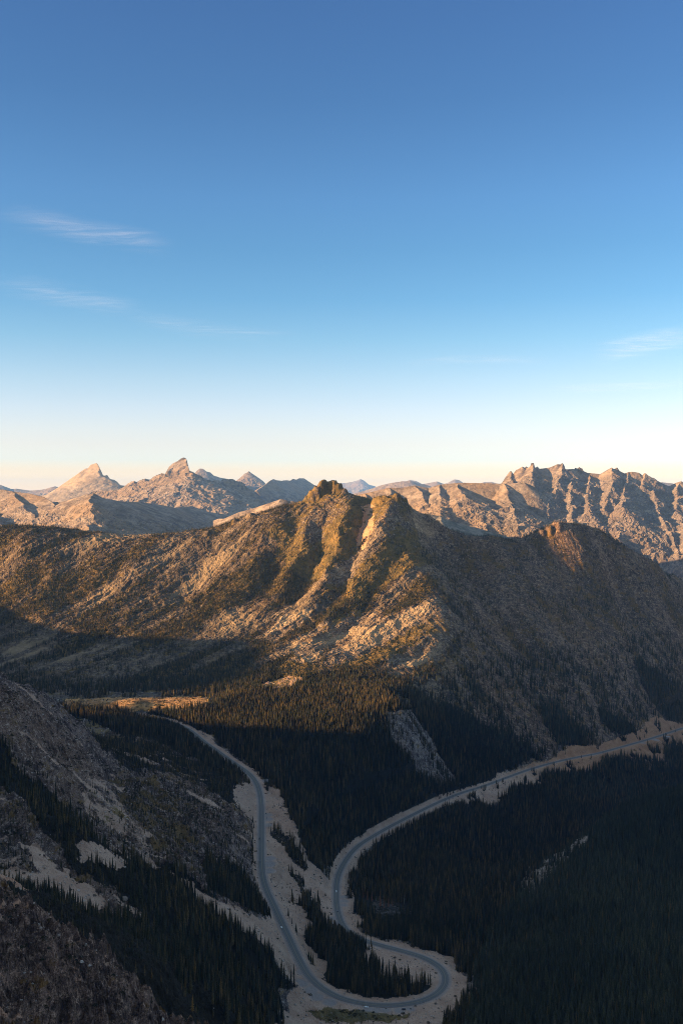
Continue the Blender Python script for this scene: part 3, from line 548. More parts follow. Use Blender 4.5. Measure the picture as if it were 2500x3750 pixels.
# coarse ground around the fan: under the lookout and the ranges beside the picture
gx = np.arange(-3400, 2401, 20.0); gy = np.arange(-300, 4501, 20.0)
A, B = np.meshgrid(gx, gy); A = A.astype(np.float32); B = B.astype(np.float32)
za = base_z(A, B) + (fbm(A, B, 260, 5, .5, 8.)*15+fbm(A, B, 70, 3, .7, 28.)*17)*smooth(-100, 300, B)
pc = 1250 + A/np.maximum(B, 1)*F
inside = (B > 460) & (pc > -60) & (pc < 2570) & (B < 4300)
za = np.where(inside, za-25, za)
fq = grid_faces(len(gy), len(gx)); ins = inside.reshape(-1)[fq].all(-1); fq = fq[~ins]
Vc = np.stack([A, B, za], -1).reshape(-1, 3)
cv = np.zeros((len(Vc), 4), np.float32); cv[:] = (.5, .2, .5, 0)
fcx = Vc[fq].mean(1)[:, 0]
tag(submesh('western_ridge', Vc, fq[fcx < -700], M_TERR, cv), 'high ridge beside the valley that shades it', 'ridge', kind='structure')
tag(submesh('lookout_ground', Vc, fq[fcx >= -700], M_TERR, cv), 'steep ground under the lookout', 'ground', kind='structure')
b_ = 51000
tag(mesh_from('ground', [(-b_, 3800, -1100), (b_, 3800, -1100), (b_, b_, -1100), (-b_, b_, -1100)], [(0, 1, 2, 3)], M_FOREST_FAR), 'low ground between the far ranges', 'ground', kind='structure')

# ------------------------------------------------------------------ far ranges
def px_line(pts, d0, d1=None):
    """[(px,py[,d])] -> world line; depth given per point or blended d0..d1"""
    out = []
    for i, p in enumerate(pts):
        d = p[2] if len(p) > 2 else d0 + ((d1 or d0)-d0)*i/max(1, len(pts)-1)
        out.append(U(p[0], p[1], d))
    return np.array(out)
def make_range(name, label, crest, spurs, dr, pxr, mat, slope=.62, fall=None, rough=26, lam=420, floor=-1050, off=0., px_step=3.2, nrow=330, crest_soft=130., spur_f=.62, steep=()):
    cc = np.arange(pxr[0], pxr[1], px_step); rr = np.linspace(dr[0], dr[1], nrow)
    X = ((cc[None]-1250)/F*rr[:, None]).astype(np.float32); Y = np.repeat(rr[:, None], len(cc), 1).astype(np.float32)
    wx = fbm(X, Y, lam, 4, .5, off+1)*lam*.16; wy_ = fbm(X, Y, lam, 4, .5, off+5)*lam*.16
    z = np.full(X.shape, floor, np.float32); near = np.full(X.shape, 1e9, np.float32)
    def seg(line, sl, warp):
        nonlocal z, near
        for a, b in zip(line[:-1], line[1:]):
            v = b[:2]-a[:2]; L = (v**2).sum()+1e-6
            x = X+wx*warp; y = Y+wy_*warp
            t = np.clip(((x-a[0])*v[0]+(y-a[1])*v[1])/L, 0, 1); d = np.hypot(x-a[0]-t*v[0], y-a[1]-t*v[1])
            pa = 1250+a[0]/a[1]*F; pb = 1250+b[0]/b[1]*F
            s_ = 2.1 if warp == 0 and any(q0 <= min(pa, pb) and max(pa, pb) <= q1 for q0, q1 in steep) else sl
            zz = a[2]+(b[2]-a[2])*t - s_*d
            z = np.maximum(z, zz); near = np.minimum(near, d) if warp == 0 else near
    seg(crest, slope, 0)
    for s in spurs: seg(s, slope*spur_f, 1)
    cpx = 1250+crest[:, 0]/crest[:, 1]*F; cpy = HZ-crest[:, 2]/crest[:, 1]*F; o_ = np.argsort(cpx)
    PX = 1250+X/Y*F; k = smooth(10, crest_soft*3, near)
    z = np.minimum(z, (HZ-np.interp(PX, cpx[o_], cpy[o_]))/F*Y)
    k = k*.95 + .05
    z = z + ((ridged(X, Y, lam, 7, .62, off+9)-.5)*rough*1.9*k).astype(np.float32)
    z += (fbm(X, Y, lam*.12, 4, .6, off+3)*rough*.3*(.3+.7*k)).astype(np.float32)
    fqx = grid_faces(len(rr), len(cc)); zv = z.reshape(-1); keepf = (zv[fqx] > floor+3).any(-1)
    Vv = np.stack([X, Y, z], -1).reshape(-1, 3)
    return tag(submesh(name, Vv, fqx[keepf], mat, None), label, name.replace('_', ' '), kind='structure')

RIGHT = px_line([(1800,1790),(1836,1770),(1850,1748),(1867,1724),(1873,1726),(1878,1736),(1889,1721),(1900,1716),(1911,1708),(1920,1712),(1927,1706),(1933,1714),(1941,1708),(1945,1695),(1954,1695),(1958,1714),(1967,1708),(1974,1716),
 (2010,1712),(2025,1706),(2041,1699),(2050,1700),(2059,1694),(2066,1706),(2070,1720),(2094,1717),(2103,1718),(2106,1711),(2112,1716),(2121,1709),(2126,1714),(2131,1713),(2135,1724),(2150,1731),(2179,1734),(2197,1736),(2212,1726),(2224,1719),(2229,1717),(2239,1711),(2247,1718),(2252,1715),(2259,1710),(2268,1724),(2286,1733),
 (2300,1728),(2313,1727),(2335,1730),(2345,1735),(2351,1741),(2358,1733),(2364,1733),(2372,1741),(2380,1745),(2386,1749),(2393,1749),(2407,1761),(2424,1770),(2447,1780),(2458,1777),(2469,1770),(2480,1766),(2491,1762),(2500,1764),(2560,1775),(2700,1790),(2850,1765),(3100,1800)], 8000)
make_range('serrated_ridge', 'long serrated granite ridge with spires and steep sunlit ribs', RIGHT, [
 px_line([(1954,1697),(1950,1760),(1965,1830)], 8000, 7300),
 px_line([(1867,1724),(1885,1765),(1900,1800)], 8000, 7500),
 px_line([(2094,1719),(2092,1770),(2090,1840),(2100,1920),(2120,1990)], 8000, 6700),
 px_line([(2059,1697),(2040,1770),(2030,1850),(2020,1930)], 8000, 7000),
 px_line([(2239,1713),(2232,1780),(2215,1860),(2200,1950),(2190,2020)], 8000, 6600),
 px_line([(2362,1735),(2345,1810),(2320,1880),(2270,1950),(2240,2010)], 8000, 6600),
 px_line([(2393,1752),(2395,1820),(2420,1900),(2470,2000),(2520,2080)], 8000, 6400),
 px_line([(2480,1767),(2482,1840),(2500,1930),(2540,2020)], 8000, 6600),
 px_line([(2550,1775),(2570,1860),(2600,1960)], 8000, 6800),
 px_line([(2160,1733),(2155,1800),(2150,1870)], 8000, 7200),
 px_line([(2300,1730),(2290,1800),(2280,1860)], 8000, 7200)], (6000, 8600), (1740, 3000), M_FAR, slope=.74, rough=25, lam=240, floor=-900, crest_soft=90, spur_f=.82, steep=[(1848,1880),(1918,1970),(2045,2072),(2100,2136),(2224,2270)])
make_range('shoulder_ridge', 'rounded brown shoulder ridge with short lit ribs below the spires', px_line([(1180,1850),(1290,1815),(1330,1807),(1370,1799),(1417,1787),(1470,1785),(1521,1777),(1569,1787),(1609,1774),(1680,1767),(1768,1769),(1840,1771),(1920,1767),(1967,1787),(1990,1850),(2010,1920)], 5700), [
 px_line([(1417,1787),(1430,1840),(1470,1900)], 5700, 5200), px_line([(1521,1777),(1560,1840),(1630,1900),(1660,1940)], 5700, 5000),
 px_line([(1609,1774),(1620,1830),(1600,1880)], 5700, 5200), px_line([(1680,1767),(1700,1820),(1760,1900),(1790,1960)], 5700, 4950),
 px_line([(1840,1771),(1865,1840),(1893,1900),(1885,1980)], 5700, 4900), px_line([(1330,1807),(1350,1860),(1390,1920)], 5700, 5150)],
 (4600, 6200), (1150, 2150), M_FAR, slope=.66, rough=16, lam=240, floor=-900, off=20)
make_range('foothill', 'low dark wooded hill in front of the shoulder ridge', px_line([(1480,1880),(1560,1880),(1600,1888),(1670,1915),(1750,1935),(1850,1962),(1950,2010),(2050,2060)], 4750), [px_line([(1600,1888),(1640,1960)], 4750, 4400)],
 (4250, 5050), (1420, 2150), M_FOREST_FAR, slope=.5, rough=10, lam=200, floor=-800, off=30, nrow=140)
make_range('brown_ridge', 'brown middle distance ridge with a pale sunlit knob', px_line([(-1100,1800,6600),(-800,1760,6500),(-500,1795,6300),(-300,1780,6100),(-100,1785,6000),(0,1791,5950),(48,1799,5900),(104,1806,5850),(159,1819,5750),(191,1838,5700),(223,1839,5650),(263,1827,5600),(319,1809,5550),(343,1806,5550),(375,1823,5700),(438,1835,6000),(518,1839,6450),(590,1849,6850),(638,1859,7100),(701,1853,7450),(765,1875,7750),(837,1885,8000),(900,1900,8200),(1000,1930,8500)], 5900), [
 px_line([(343,1806),(345,1850),(330,1900),(310,1960)], 5550, 4700), px_line([(48,1799),(90,1850),(150,1920)], 5900, 5200), px_line([(159,1819),(200,1870),(230,1930)], 5750, 5100),
 px_line([(-100,1785),(-60,1860),(0,1930)], 6000, 5100)],
 (4300, 8700), (-900, 1150), M_FAR, slope=.42, rough=16, lam=300, floor=-800, off=40, nrow=520, spur_f=1.0)
make_range('lit_saddle_ridge', 'short orange lit ridge directly behind the slope of the central peak', px_line([(820,1900),(877,1875),(917,1865),(996,1839),(1028,1827),(1076,1836),(1150,1870)], 5000), [px_line([(1028,1827),(1000,1880),(960,1920)], 5000, 4700)],
 (4500, 5400), (780, 1250), M_FAR, slope=.5, rough=12, lam=160, floor=-700, off=50, nrow=120)
make_range('pointed_peak', 'pointed pale peak with a broad smooth sunlit flank', px_line([(60,1840),(165,1815),(200,1795),(250,1760),(300,1725),(312,1717),(322,1715),(333,1700),(345,1696),(352,1694),(358,1700,11600),(365,1713,11700),(377,1742,11850),(385,1743,11950),(392,1739,12050),(402,1755,12200),(418,1758,12400),(430,1766,12600),(440,1778,12750),(460,1780,13000),(490,1790,13300)], 11500), [
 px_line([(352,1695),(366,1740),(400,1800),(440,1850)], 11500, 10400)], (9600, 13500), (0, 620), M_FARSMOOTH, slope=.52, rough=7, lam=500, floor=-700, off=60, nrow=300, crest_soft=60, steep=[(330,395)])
make_range('tower_peak', 'leaning dark rock tower standing on a wide sunlit massif', px_line([(430,1800),(460,1782),(480,1768),(490,1764),(500,1768),(515,1760),(530,1757),(545,1762),(560,1751),(580,1742),(592,1738),(603,1741),(610,1727),(618,1712),(630,1699),(645,1690),(655,1682),(664,1675),(672,1672),(680,1675),(686,1692),(690,1712),(695,1728),(708,1731,10600),(722,1741,10700),(735,1745,10850),(745,1757,11000),(762,1762,11250),(775,1765,11400),(790,1762,11600),(805,1764,11800),(815,1760,11950),(832,1758,12200),(850,1757,12400),(870,1766,12600),(890,1772,12800),(905,1790,13000),(930,1800,13200),(960,1830,13500),(1000,1850,13700)], 10500), [
 px_line([(680,1677),(700,1735),(700,1790),(660,1850),(620,1890)], 10500, 9000), px_line([(592,1740),(560,1790),(500,1850)], 10500, 9300),
 px_line([(530,1757),(480,1810),(430,1860)], 10500, 9500)], (8300, 13900), (330, 1100), M_FAR, slope=.62, rough=24, lam=380, floor=-700, off=70, nrow=460, crest_soft=50, steep=[(603,700)])
make_range('dark_ridge', 'blue grey blunt ridge beside the central summit', px_line([(860,1850),(940,1795),(970,1775),(988,1760),(1000,1754),(1012,1758),(1030,1760),(1048,1758),(1062,1760),(1072,1753),(1085,1756),(1095,1751),(1112,1751),(1125,1760),(1140,1770),(1170,1790),(1230,1830)], 13200, 17000), [],
 (11500, 17300), (820, 1300), M_FAR, slope=.6, rough=22, lam=500, floor=-700, off=80, nrow=260)
FARS = [('blue_peak', 'jagged bluish peak peeping out behind the rock tower', [(690,1760),(712,1735),(722,1722),(733,1715),(742,1716),(755,1727),(768,1728),(782,1742),(800,1747),(830,1752),(860,1762),(900,1790)], 19000, .6),
 ('blue_pyramid', 'lone bluish pyramid peak on the skyline', [(840,1790),(866,1760),(880,1748),(895,1734),(902,1732),(910,1724),(918,1730),(935,1742),(950,1752),(965,1764),(976,1776),(1000,1795)], 20000, .6),
 ('hazy_ridge', 'hazy smooth blue ridge beside the central summit', [(1270,1815),(1310,1803),(1350,1792),(1390,1778),(1420,1770),(1440,1766),(1470,1762),(1500,1760),(1530,1768),(1560,1775),(1600,1788),(1660,1805)], 21000, .45),
 ('faint_peaks', 'faint row of pale blue peaks low on the skyline', [(1440,1775),(1480,1766),(1500,1757),(1520,1760),(1545,1772),(1570,1768),(1600,1762),(1625,1771),(1645,1765),(1665,1755),(1680,1757),(1695,1768),(1740,1775),(1770,1765),(1800,1764),(1830,1772),(1900,1785)], 30000, .5),
 ('pale_massif', 'palest peak almost lost in haze right behind the central summit', [(1180,1800),(1220,1780),(1240,1768),(1265,1768),(1290,1763),(1310,1758),(1320,1754),(1335,1762),(1350,1775),(1380,1782),(1420,1795)], 44000, .5),
 ('low_blue_hill', 'low blue hill at the edge by the pointed peak', [(-200,1790),(0,1775),(40,1790),(60,1789),(110,1796),(150,1793),(200,1780),(240,1790),(300,1810)], 24000, .4),
 ('far_notch_hill', 'small blue hill seen through the notch of the serrated ridge', [(2300,1790),(2380,1768),(2420,1765),(2460,1769),(2480,1772),(2600,1780),(2700,1790)], 22000, .4)]
for i, (nm, lb, pts, d, sl) in enumerate(FARS):
    w0 = min(p[0] for p in pts)-30; w1 = max(p[0] for p in pts)+30
    make_range(nm, lb, px_line(pts, d), [], (d-d*.09, d+d*.04), (w0, w1), M_FAR, slope=sl, rough=d*.0028, lam=d*.035, floor=-d*.03-200, off=100+9*i, nrow=90, crest_soft=d*.01)
print('ranges', round(time.time()-T0, 1))

# ------------------------------------------------------------------ road
def asphalt_material():
    m, nt, b = new_mat('asphalt'); N = NT(nt)
    uv = N.n('ShaderNodeUVMap').outputs[0]; sp = N.n('ShaderNodeSeparateXYZ'); N.l(uv, sp.inputs[0])
    pos = N.n('ShaderNodeNewGeometry').outputs['Position']
    big = N.noise(pos, .03, 4, .6); fin = N.noise(pos, 1.2, 4, .6)
    wave = N.math('SINE', N.math('MULTIPLY', sp.outputs[0], 25.13))     # four wheel tracks across the width
    c = N.mix(N.ramp(wave, -.6, .9), (.085,.078,.072), (.12,.112,.105))
    c = N.mix(N.ramp(big, .4, .65, 0, .5), c, (.078,.077,.077)); c = N.mix(N.ramp(fin, .4, .7, 0, .35), c, (.17,.17,.175))
    N.l(c, b.inputs['Base Color']); b.inputs['Roughness'].default_value = .75
    return m
M_ASPH = asphalt_material()
M_LINE = plain('road_paint', (.30,.29,.27), .7); M_YEL = plain('yellow_road_paint', (.26,.21,.11), .7)
RT = resample(ROAD, 5.0)
tan = np.gradient(RT[:, :2], axis=0); tan /= np.linalg.norm(tan, axis=1)[:, None]; nor = np.stack([-tan[:, 1], tan[:, 0]], 1)
def ribbon(name, o0, o1, lift, mat, cross=2, crown=.06):
    us = np.linspace(o0, o1, cross); VV = []; UV = []
    for i in range(len(RT)):
        for u in us: VV.append((RT[i, 0]+nor[i, 0]*u, RT[i, 1]+nor[i, 1]*u, RT[i, 2]+lift+crown*(1-(u/4.6)**2)))
    f = grid_faces(len(RT), cross)
    o = mesh_from(name, VV, f[..., ::1].reshape(-1, 4), mat)
    uvl = o.data.uv_layers.new(name='UVMap'); li = np.empty(len(o.data.loops), np.int32); o.data.loops.foreach_get('vertex_index', li)
    uv = np.stack([(li % cross)/(cross-1), (li//cross)*.1], 1).astype(np.float32); uvl.data.foreach_set('uv', uv.ravel())
    return o
tag(ribbon('road', -4.5, 4.5, .12, M_ASPH, 9), 'two lane mountain road bending round a hairpin', 'road', kind='structure')
for k, (a, b, m) in enumerate([(-3.72, -3.56, M_LINE), (3.56, 3.72, M_LINE), (-.22, -.06, M_YEL), (.06, .22, M_YEL)]):
    tag(ribbon('road_marking', a, b, .17, m), 'painted line on the road', 'road marking', kind='structure')

# ------------------------------------------------------------------ ray from the lookout to the ground, and what can be seen of it
ANG = Zt/GYw
HORI = np.maximum.accumulate(np.concatenate([np.full((1, NC), -9, np.float32), ANG[:-1]]), 0)
def ground_at(px, d):
    c = np.clip((px-cols[0])/STEP, 0, NC-1.001); r = np.interp(d, rows, np.arange(NR)); r = np.minimum(r, NR-1.001)
    ci = c.astype(int); ri = r.astype(int); cf = c-ci; rf = r-ri
    def s(A): return (A[ri, ci]*(1-cf)+A[ri, ci+1]*cf)*(1-rf) + (A[ri+1, ci]*(1-cf)+A[ri+1, ci+1]*cf)*rf
    return s(Zt), ri, ci
def hit(px, py):
    ci = int(round((px-cols[0])/STEP)); a = -(py-HZ)/F
    k = np.argmax(ANG[:, ci] >= a); d = rows[k]
    return np.array((( px-1250)/F*d, d, Zt[k, ci]))

# ------------------------------------------------------------------ conifers
def foliage_material(name, cols4, rough=.85):
    m, nt, b = new_mat(name); N = NT(nt)
    oi = N.n('ShaderNodeObjectInfo').outputs['Random']; g = N.n('ShaderNodeNewGeometry').outputs['Position']
    cr = N.n('ShaderNodeValToRGB'); N.l(oi, cr.inputs[0]); el = cr.color_ramp.elements
    while len(el) < len(cols4): el.new(.5)
    for i, (p, c) in enumerate(cols4): el[i].position = p; el[i].color = (*c, 1)
    n = N.noise(g, .8, 3, .6); c = N.mix(N.ramp(n, .35, .65), cr.outputs[0], N.mix(.5, cr.outputs[0], (.010,.014,.008)))
    c = N.mix(N.ramp(N.noise(g, .004, 3, .6), .40, .62, 0, .5), c, (.016,.022,.013))
    N.l(c, b.inputs['Base Color']); b.inputs['Roughness'].default_value = rough
    return m
M_FIR = foliage_material('fir_needles', [(0, (.013,.018,.010)), (.4, (.038,.033,.015)), (.75, (.088,.062,.025)), (.97, (.18,.115,.045))])
M_PINE = foliage_material('pine_needles', [(0, (.034,.040,.024)), (.5, (.058,.062,.036)), (1, (.10,.092,.050))])
M_LARCH = foliage_material('larch_needles', [(0, (.34,.17,.04)), (.5, (.20,.12,.05)), (1, (.13,.09,.05))])
M_RUST = foliage_material('rusty_needles', [(0, (.26,.09,.04)), (1, (.16,.075,.045))])
M_BARK = plain('bark', (.10,.075,.055)); M_SNAG = plain('dead_wood', (.26,.24,.22))
def crown_mesh(name, seed, mat, rad=.105, tiers=15, thin=1.0, base=.05, ragged=.35, n_br=8):
    r = random.Random(seed); V = []; Fs = []
    def quad(a, b, c, d): k = len(V); V.extend((a, b, c, d)); Fs.append((k, k+1, k+2, k+3))
    # dense inner cone in two uneven lifts
    for z0, z1, r0 in ((base+.02, .62, rad*.55*thin), (.40, .99, rad*.34*thin)):
        n = 6; ph = r.random()*6
        for i in range(n):
            a0 = ph+i*2*math.pi/n; a1 = a0+2*math.pi/n; ra = r0*(.8+.4*r.random())
            quad((ra*math.cos(a0), ra*math.sin(a0), z0), (ra*math.cos(a1), ra*math.sin(a1), z0), (0.002*math.cos(a1), .002*math.sin(a1), z1), (.002*math.cos(a0), .002*math.sin(a0), z1))
    for t in range(tiers):
        u = t/(tiers-1); z = base + (0.955-base)*u**.92; R = rad*((1-u)**.78)*(1.0 if u > .12 else .75+u*2)+.006
        ph = r.random()*6.28
        for i in range(n_br):
            if r.random() < .08: continue
            a = ph+i*6.283/n_br+r.uniform(-.25, .25); L = R*(1-ragged*r.random()); dz = -.022-.02*r.random()*(1-u); w = .030*(1-u*.55)*(.8+.5*r.random())
            ca, sa = math.cos(a), math.sin(a); z_ = z+r.uniform(-.012, .012)
            quad((ca*L*.06, sa*L*.06, z_+.018), (ca*L*.62-sa*w, sa*L*.62+ca*w, z_+dz*.45), (ca*L, sa*L, z_+dz*1.1), (ca*L*.62+sa*w, sa*L*.62-ca*w, z_+dz*.45))
    me_o = mesh_from(name, V, Fs, mat); me = me_o.data; bpy.data.objects.remove(me_o); return me
def trunk_mesh(name, mat, h=.97, r0=.011):
    V = []; Fs = []; n = 6; lv = [(-.05, 1.5), (.02, 1.0), (.4, .7), (.75, .35), (h, .06)]
    for z, k in lv:
        for i in range(n): V.append((r0*k*math.cos(i*6.283/n), r0*k*math.sin(i*6.283/n), z))
    for j in range(len(lv)-1):
        for i in range(n): Fs.append((j*n+i, j*n+(i+1) % n, (j+1)*n+(i+1) % n, (j+1)*n+i))
    o = mesh_from(name, V, Fs, mat); me = o.data; bpy.data.objects.remove(o); return me
FIRS = [crown_mesh('fir_crown', 10+i, M_FIR, rad=(.085,.10,.12,.095,.135,.11)[i], tiers=(17,15,14,18,12,15)[i], base=(.04,.06,.03,.08,.02,.05)[i], ragged=(.35,.3,.45,.4,.35,.5)[i], n_br=(8,9,9,7,9,8)[i]) for i in range(6)]
PINES = [crown_mesh('pine_crown', 30+i, M_PINE, rad=(.13,.115,.15)[i], tiers=13, base=.08, ragged=.5, n_br=9, thin=.8) for i in range(3)]
LARCH = [crown_mesh('larch_crown', 40+i, M_LARCH, rad=(.10,.125,.09)[i], tiers=13, thin=.45, base=.12, ragged=.5, n_br=7) for i in range(3)]
RUST = [crown_mesh('rusty_crown', 60+i, M_RUST, rad=.11, tiers=14, thin=.6, base=.06, ragged=.45) for i in range(2)]
SNAGS = [crown_mesh('bare_crown', 70, M_SNAG, rad=.06, tiers=9, thin=.08, base=.25, ragged=.7, n_br=5)]
TRUNK = trunk_mesh('trunk', M_BARK); TRUNK_DEAD = trunk_mesh('dead_trunk', M_SNAG, 1.0, .013)
PROTO = {}
def tree(kind, idx, p, h, rz, wide, label, group, name):
    root = bpy.data.objects.new(name, None); COL.objects.link(root); root.empty_display_size = 2
    root.location = [float(v) for v in p]; root.rotation_euler = (0, 0, rz); root.scale = (h*wide, h*wide, h)
    tag(root, label, {'fir': 'fir tree', 'pine': 'pine tree', 'larch': 'larch tree'}.get(kind, 'tree'), group)
    ms = {'fir': FIRS, 'pine': PINES, 'larch': LARCH, 'rust': RUST, 'snag': SNAGS}[kind]
    c = bpy.data.objects.new('crown', ms[idx % len(ms)]); COL.objects.link(c); c.parent = root
    t = bpy.data.objects.new('trunk', TRUNK_DEAD if kind == 'snag' else TRUNK); COL.objects.link(t); t.parent = root
    PROTO.setdefault((kind, idx % len(ms)), c)
    return root

# hand placed trees that stand out in the photograph: kind, foot of the tree, height, label
HAND = [
 ('larch', 18, 3306, 11, 'golden larch standing against the dark wood at the very edge of the picture'),
 ('larch', 180, 3398, 6, 'small golden larch, left of the pair on the outcrop crest'), ('larch', 178+88, 3400, 7, 'thin golden larch above the flat ledge of the outcrop'),
 ('larch', 306, 3432, 8, 'bright golden larch on the crest of the outcrop, beside the flat ledge'), ('larch', 338, 3452, 7, 'dull larch just below the crest of the outcrop'),
 ('larch', 394, 3500, 9, 'slender larch half way down the edge of the outcrop'), ('larch', 456, 3556, 9, 'grey brown larch standing on the steep edge of the outcrop'),
 ('larch', 497, 3572, 12, 'tall orange larch, leftmost of the row of three below the outcrop'), ('larch', 530, 3578, 10, 'orange larch, middle of the row of three below the outcrop'),
 ('larch', 556, 3590, 9, 'orange larch, right of the row of three below the outcrop'), ('larch', 705, 3712, 15, 'tallest golden larch, near the bottom of the dark slope'),
 ('larch', 750, 3640, 12, 'golden larch standing alone above the tallest one'), ('larch', 612, 3650, 9, 'brown larch by the foot of the outcrop'), ('larch', 780, 3735, 10, 'golden larch nearest the bottom edge of the dark slope'),
 ('larch', 590, 3600, 8, 'short golden larch beside a patch of reddish scree'),
 ('rust', 1330, 3290, 12, 'thin rust coloured fir, first of the rusty row below the lower road'), ('rust', 1345, 3298, 13, 'rust coloured fir, second of the rusty row'), ('rust', 1361, 3304, 12, 'rust coloured fir, third of the rusty row'),
 ('rust', 1392, 3322, 17, 'biggest and brightest rust red fir of the row'), ('rust', 1406, 3326, 12, 'small rust coloured fir right beside the biggest one'), ('rust', 1422, 3324, 13, 'rust coloured fir, last but one of the row'), ('rust', 1437, 3320, 12, 'rust coloured fir at the right end of the row'),
 ('snag', 1480, 3315, 14, 'grey bare tree standing apart from the rusty row'),
 ('fir', 1392, 3640, 26, 'tall slim fir in the loop, its tip crossing the road'), ('fir', 1424, 3590, 25, 'tall fir in the loop left of the slimmest spire'), ('fir', 1446, 3596, 27, 'slimmest tall fir spire inside the hairpin loop'),
 ('fir', 1524, 3612, 18, 'fir standing out at the pointed end of the loop wood'), ('fir', 1537, 3616, 17, 'fir just right of the one standing out in the loop'), ('fir', 1551, 3622, 13, 'last small fir at the tip of the loop wood'),
 ('fir', 1076, 3575, 14, 'lone dark fir by the foot of the slope above the hairpin'), ('fir', 1358, 3470, 14, 'dark fir in front of the road where it leaves the loop'),
 ('fir', 983, 3038, 8, 'single small fir beside the upper road pull-out'), ('fir', 1068, 3386, 9, 'single fir in the middle of the pale scree bank'), ('fir', 995, 3216, 5, 'tiny fir alone on the scree beside the upper road'),
]
# candidates over the whole fan, uniform on the ground
NCAND = 420000
iskind = rng.random(NCAND)
cd = np.sqrt(rng.random(NCAND)*(4150.**2-560.**2)+560.**2); cpx = rng.uniform(-110, 2610, NCAND)
cx = (cpx-1250)/F*cd; cz, ri, ci = ground_at(cpx, cd)
fo_c = FO[ri, ci]; rd_c = RD[ri, ci]; scr_c = SCR[ri, ci]; he_c = HE[ri, ci]; gr_c = GR[ri, ci]
clump = fbm(cx, cd, 130, 5, .65, 200.); clump2 = fbm(cx, cd, 18, 2, .6, 220.)
streak = fbm((cx*.8+cd*.6), (cx*-.6+cd*.8)*.35, 85, 4, .6, 240.)
prob = np.where(fo_c > .8, fo_c*smooth(-.75, -.2, clump+clump2*.4), fo_c*smooth(-.1, .35, clump+streak*.7)*1.25)
prob = np.where((fo_c <= .8) & (fo_c > .3) & (cd < 2040), fo_c*smooth(-.35, .2, clump*.6+clump2+streak*.4)*1.6, prob)
prob = np.where((cd > 2450) & (fo_c <= .8), fo_c*1.25*smooth(.20, .62, he_c+clump2*.35), prob)
prob = np.where((cd > 3380) & (cpx > 1100) & (cpx < 1300) & (HZ-cz/cd*F < 1835), 0, prob)
prob = np.where((rd_c < np.where(cd > 2150, 6, 13)) | (gr_c > .25), 0, prob)
slope = np.abs(Zt[np.minimum(ri+1, NR-1), ci]-Zt[ri, ci])/(rows[np.minimum(ri+1, NR-1)]-rows[ri]+1e-3)
prob = prob*smooth(2.2, 1.1, slope)
hgt = np.where(cd > 2450, 9+9*smooth(-480+0, -500, cz)+4*rng.random(NCAND), 15+9*rng.random(NCAND))
hgt = np.where((cd > 2450) & (cz > -330), 6.5+6*rng.random(NCAND), hgt)
hgt = np.where((fo_c > .8) & (cd < 2450), hgt*1.05, hgt*np.where(cd < 2450, .72, 1))
hgt = np.where((cd < 860) & (cx < -60), 6+7*rng.random(NCAND), hgt)
hgt *= rng.uniform(.55, 1.12, NCAND)**.8
inhair = (fo_c > .8) & (cd < 1420) & (cd > 1100) & (cx > -60) & (cx < 110)
leftm = (cpx < np.interp(cd, [420, 800, 1130, 1250, 1500, 1750, 1950, 2050], [2300, 1250, 1090, 1040, 925, 915, 700, 560])) & (cd < 2040)
hgt = np.where((fo_c < .2) & (cd < 2450), 2.5+3.5*iskind, hgt)
hgt = np.where(leftm & (fo_c < .9), hgt*.5, np.where(leftm, hgt*np.where(cpx > 640, .85, .36+.6*iskind**2.5), hgt))
prob = np.where(leftm & (fo_c > .8), prob*smooth(-.55, .0, clump2+clump*.5), prob)
hgt = np.where(inhair, hgt*1.15, hgt)
hgt = np.where((rd_c < 40), np.minimum(hgt, 4+rd_c*.55), hgt)
vis = (cz+hgt*1.05)/cd > HORI[ri, ci]-.003
keepc = (rng.random(NCAND) < prob) & vis
keepc &= (HZ-(cz+hgt)/cd*F < 3790)
for q in HAND:                          # leaves room round the trees set by hand
    h_ = hit(q[1], q[2]); r_ = 7 if q[0] == 'fir' else 9
    keepc &= ~((np.abs(cx-h_[0]) < r_) & (cd < h_[1]+r_) & (cd > h_[1]-(r_ if q[0] == 'fir' else 34 if q[0] == 'larch' else 62)))
K = np.where(keepc)[0]
hill_ = (cpx > np.interp(cd, [420, 900, 1150, 1300, 1500, 1700, 1900, 2150, 2300], [2700, 1650, 1720, 1740, 1850, 2000, 2200, 2480, 2640])) & (cd < 2300)
is_pine = (iskind*61 % 1) < np.where(hill_, .85, np.where(cd > 2450, .3, .06))
rot_c = rng.random(NCAND)*6.28; wid_c = rng.uniform(.95, 1.55, NCAND)
larch_zone = (cd < 1000) & (cx < -80) & (cx > -250) | ((cd < 900) & (cx < -80)) | ((cd > 1500) & (cd < 2000) & (cx < -250))
print('trees', len(K), round(time.time()-T0, 1))

for i, (k, px, py, h, lb) in enumerate(HAND):
    nm = {'larch': 'larch_tree', 'rust': 'withered_fir', 'snag': 'bare_tree', 'fir': 'fir_tree'}[k]
    tree(k, i, hit(px, py), h*(1.35 if k == 'rust' else 1), i*1.3, 1.15, lb, {'larch': 'golden larches round the outcrop', 'rust': 'rust coloured firs below the road', 'fir': 'firs that stand out by the road'}.get(k), nm)
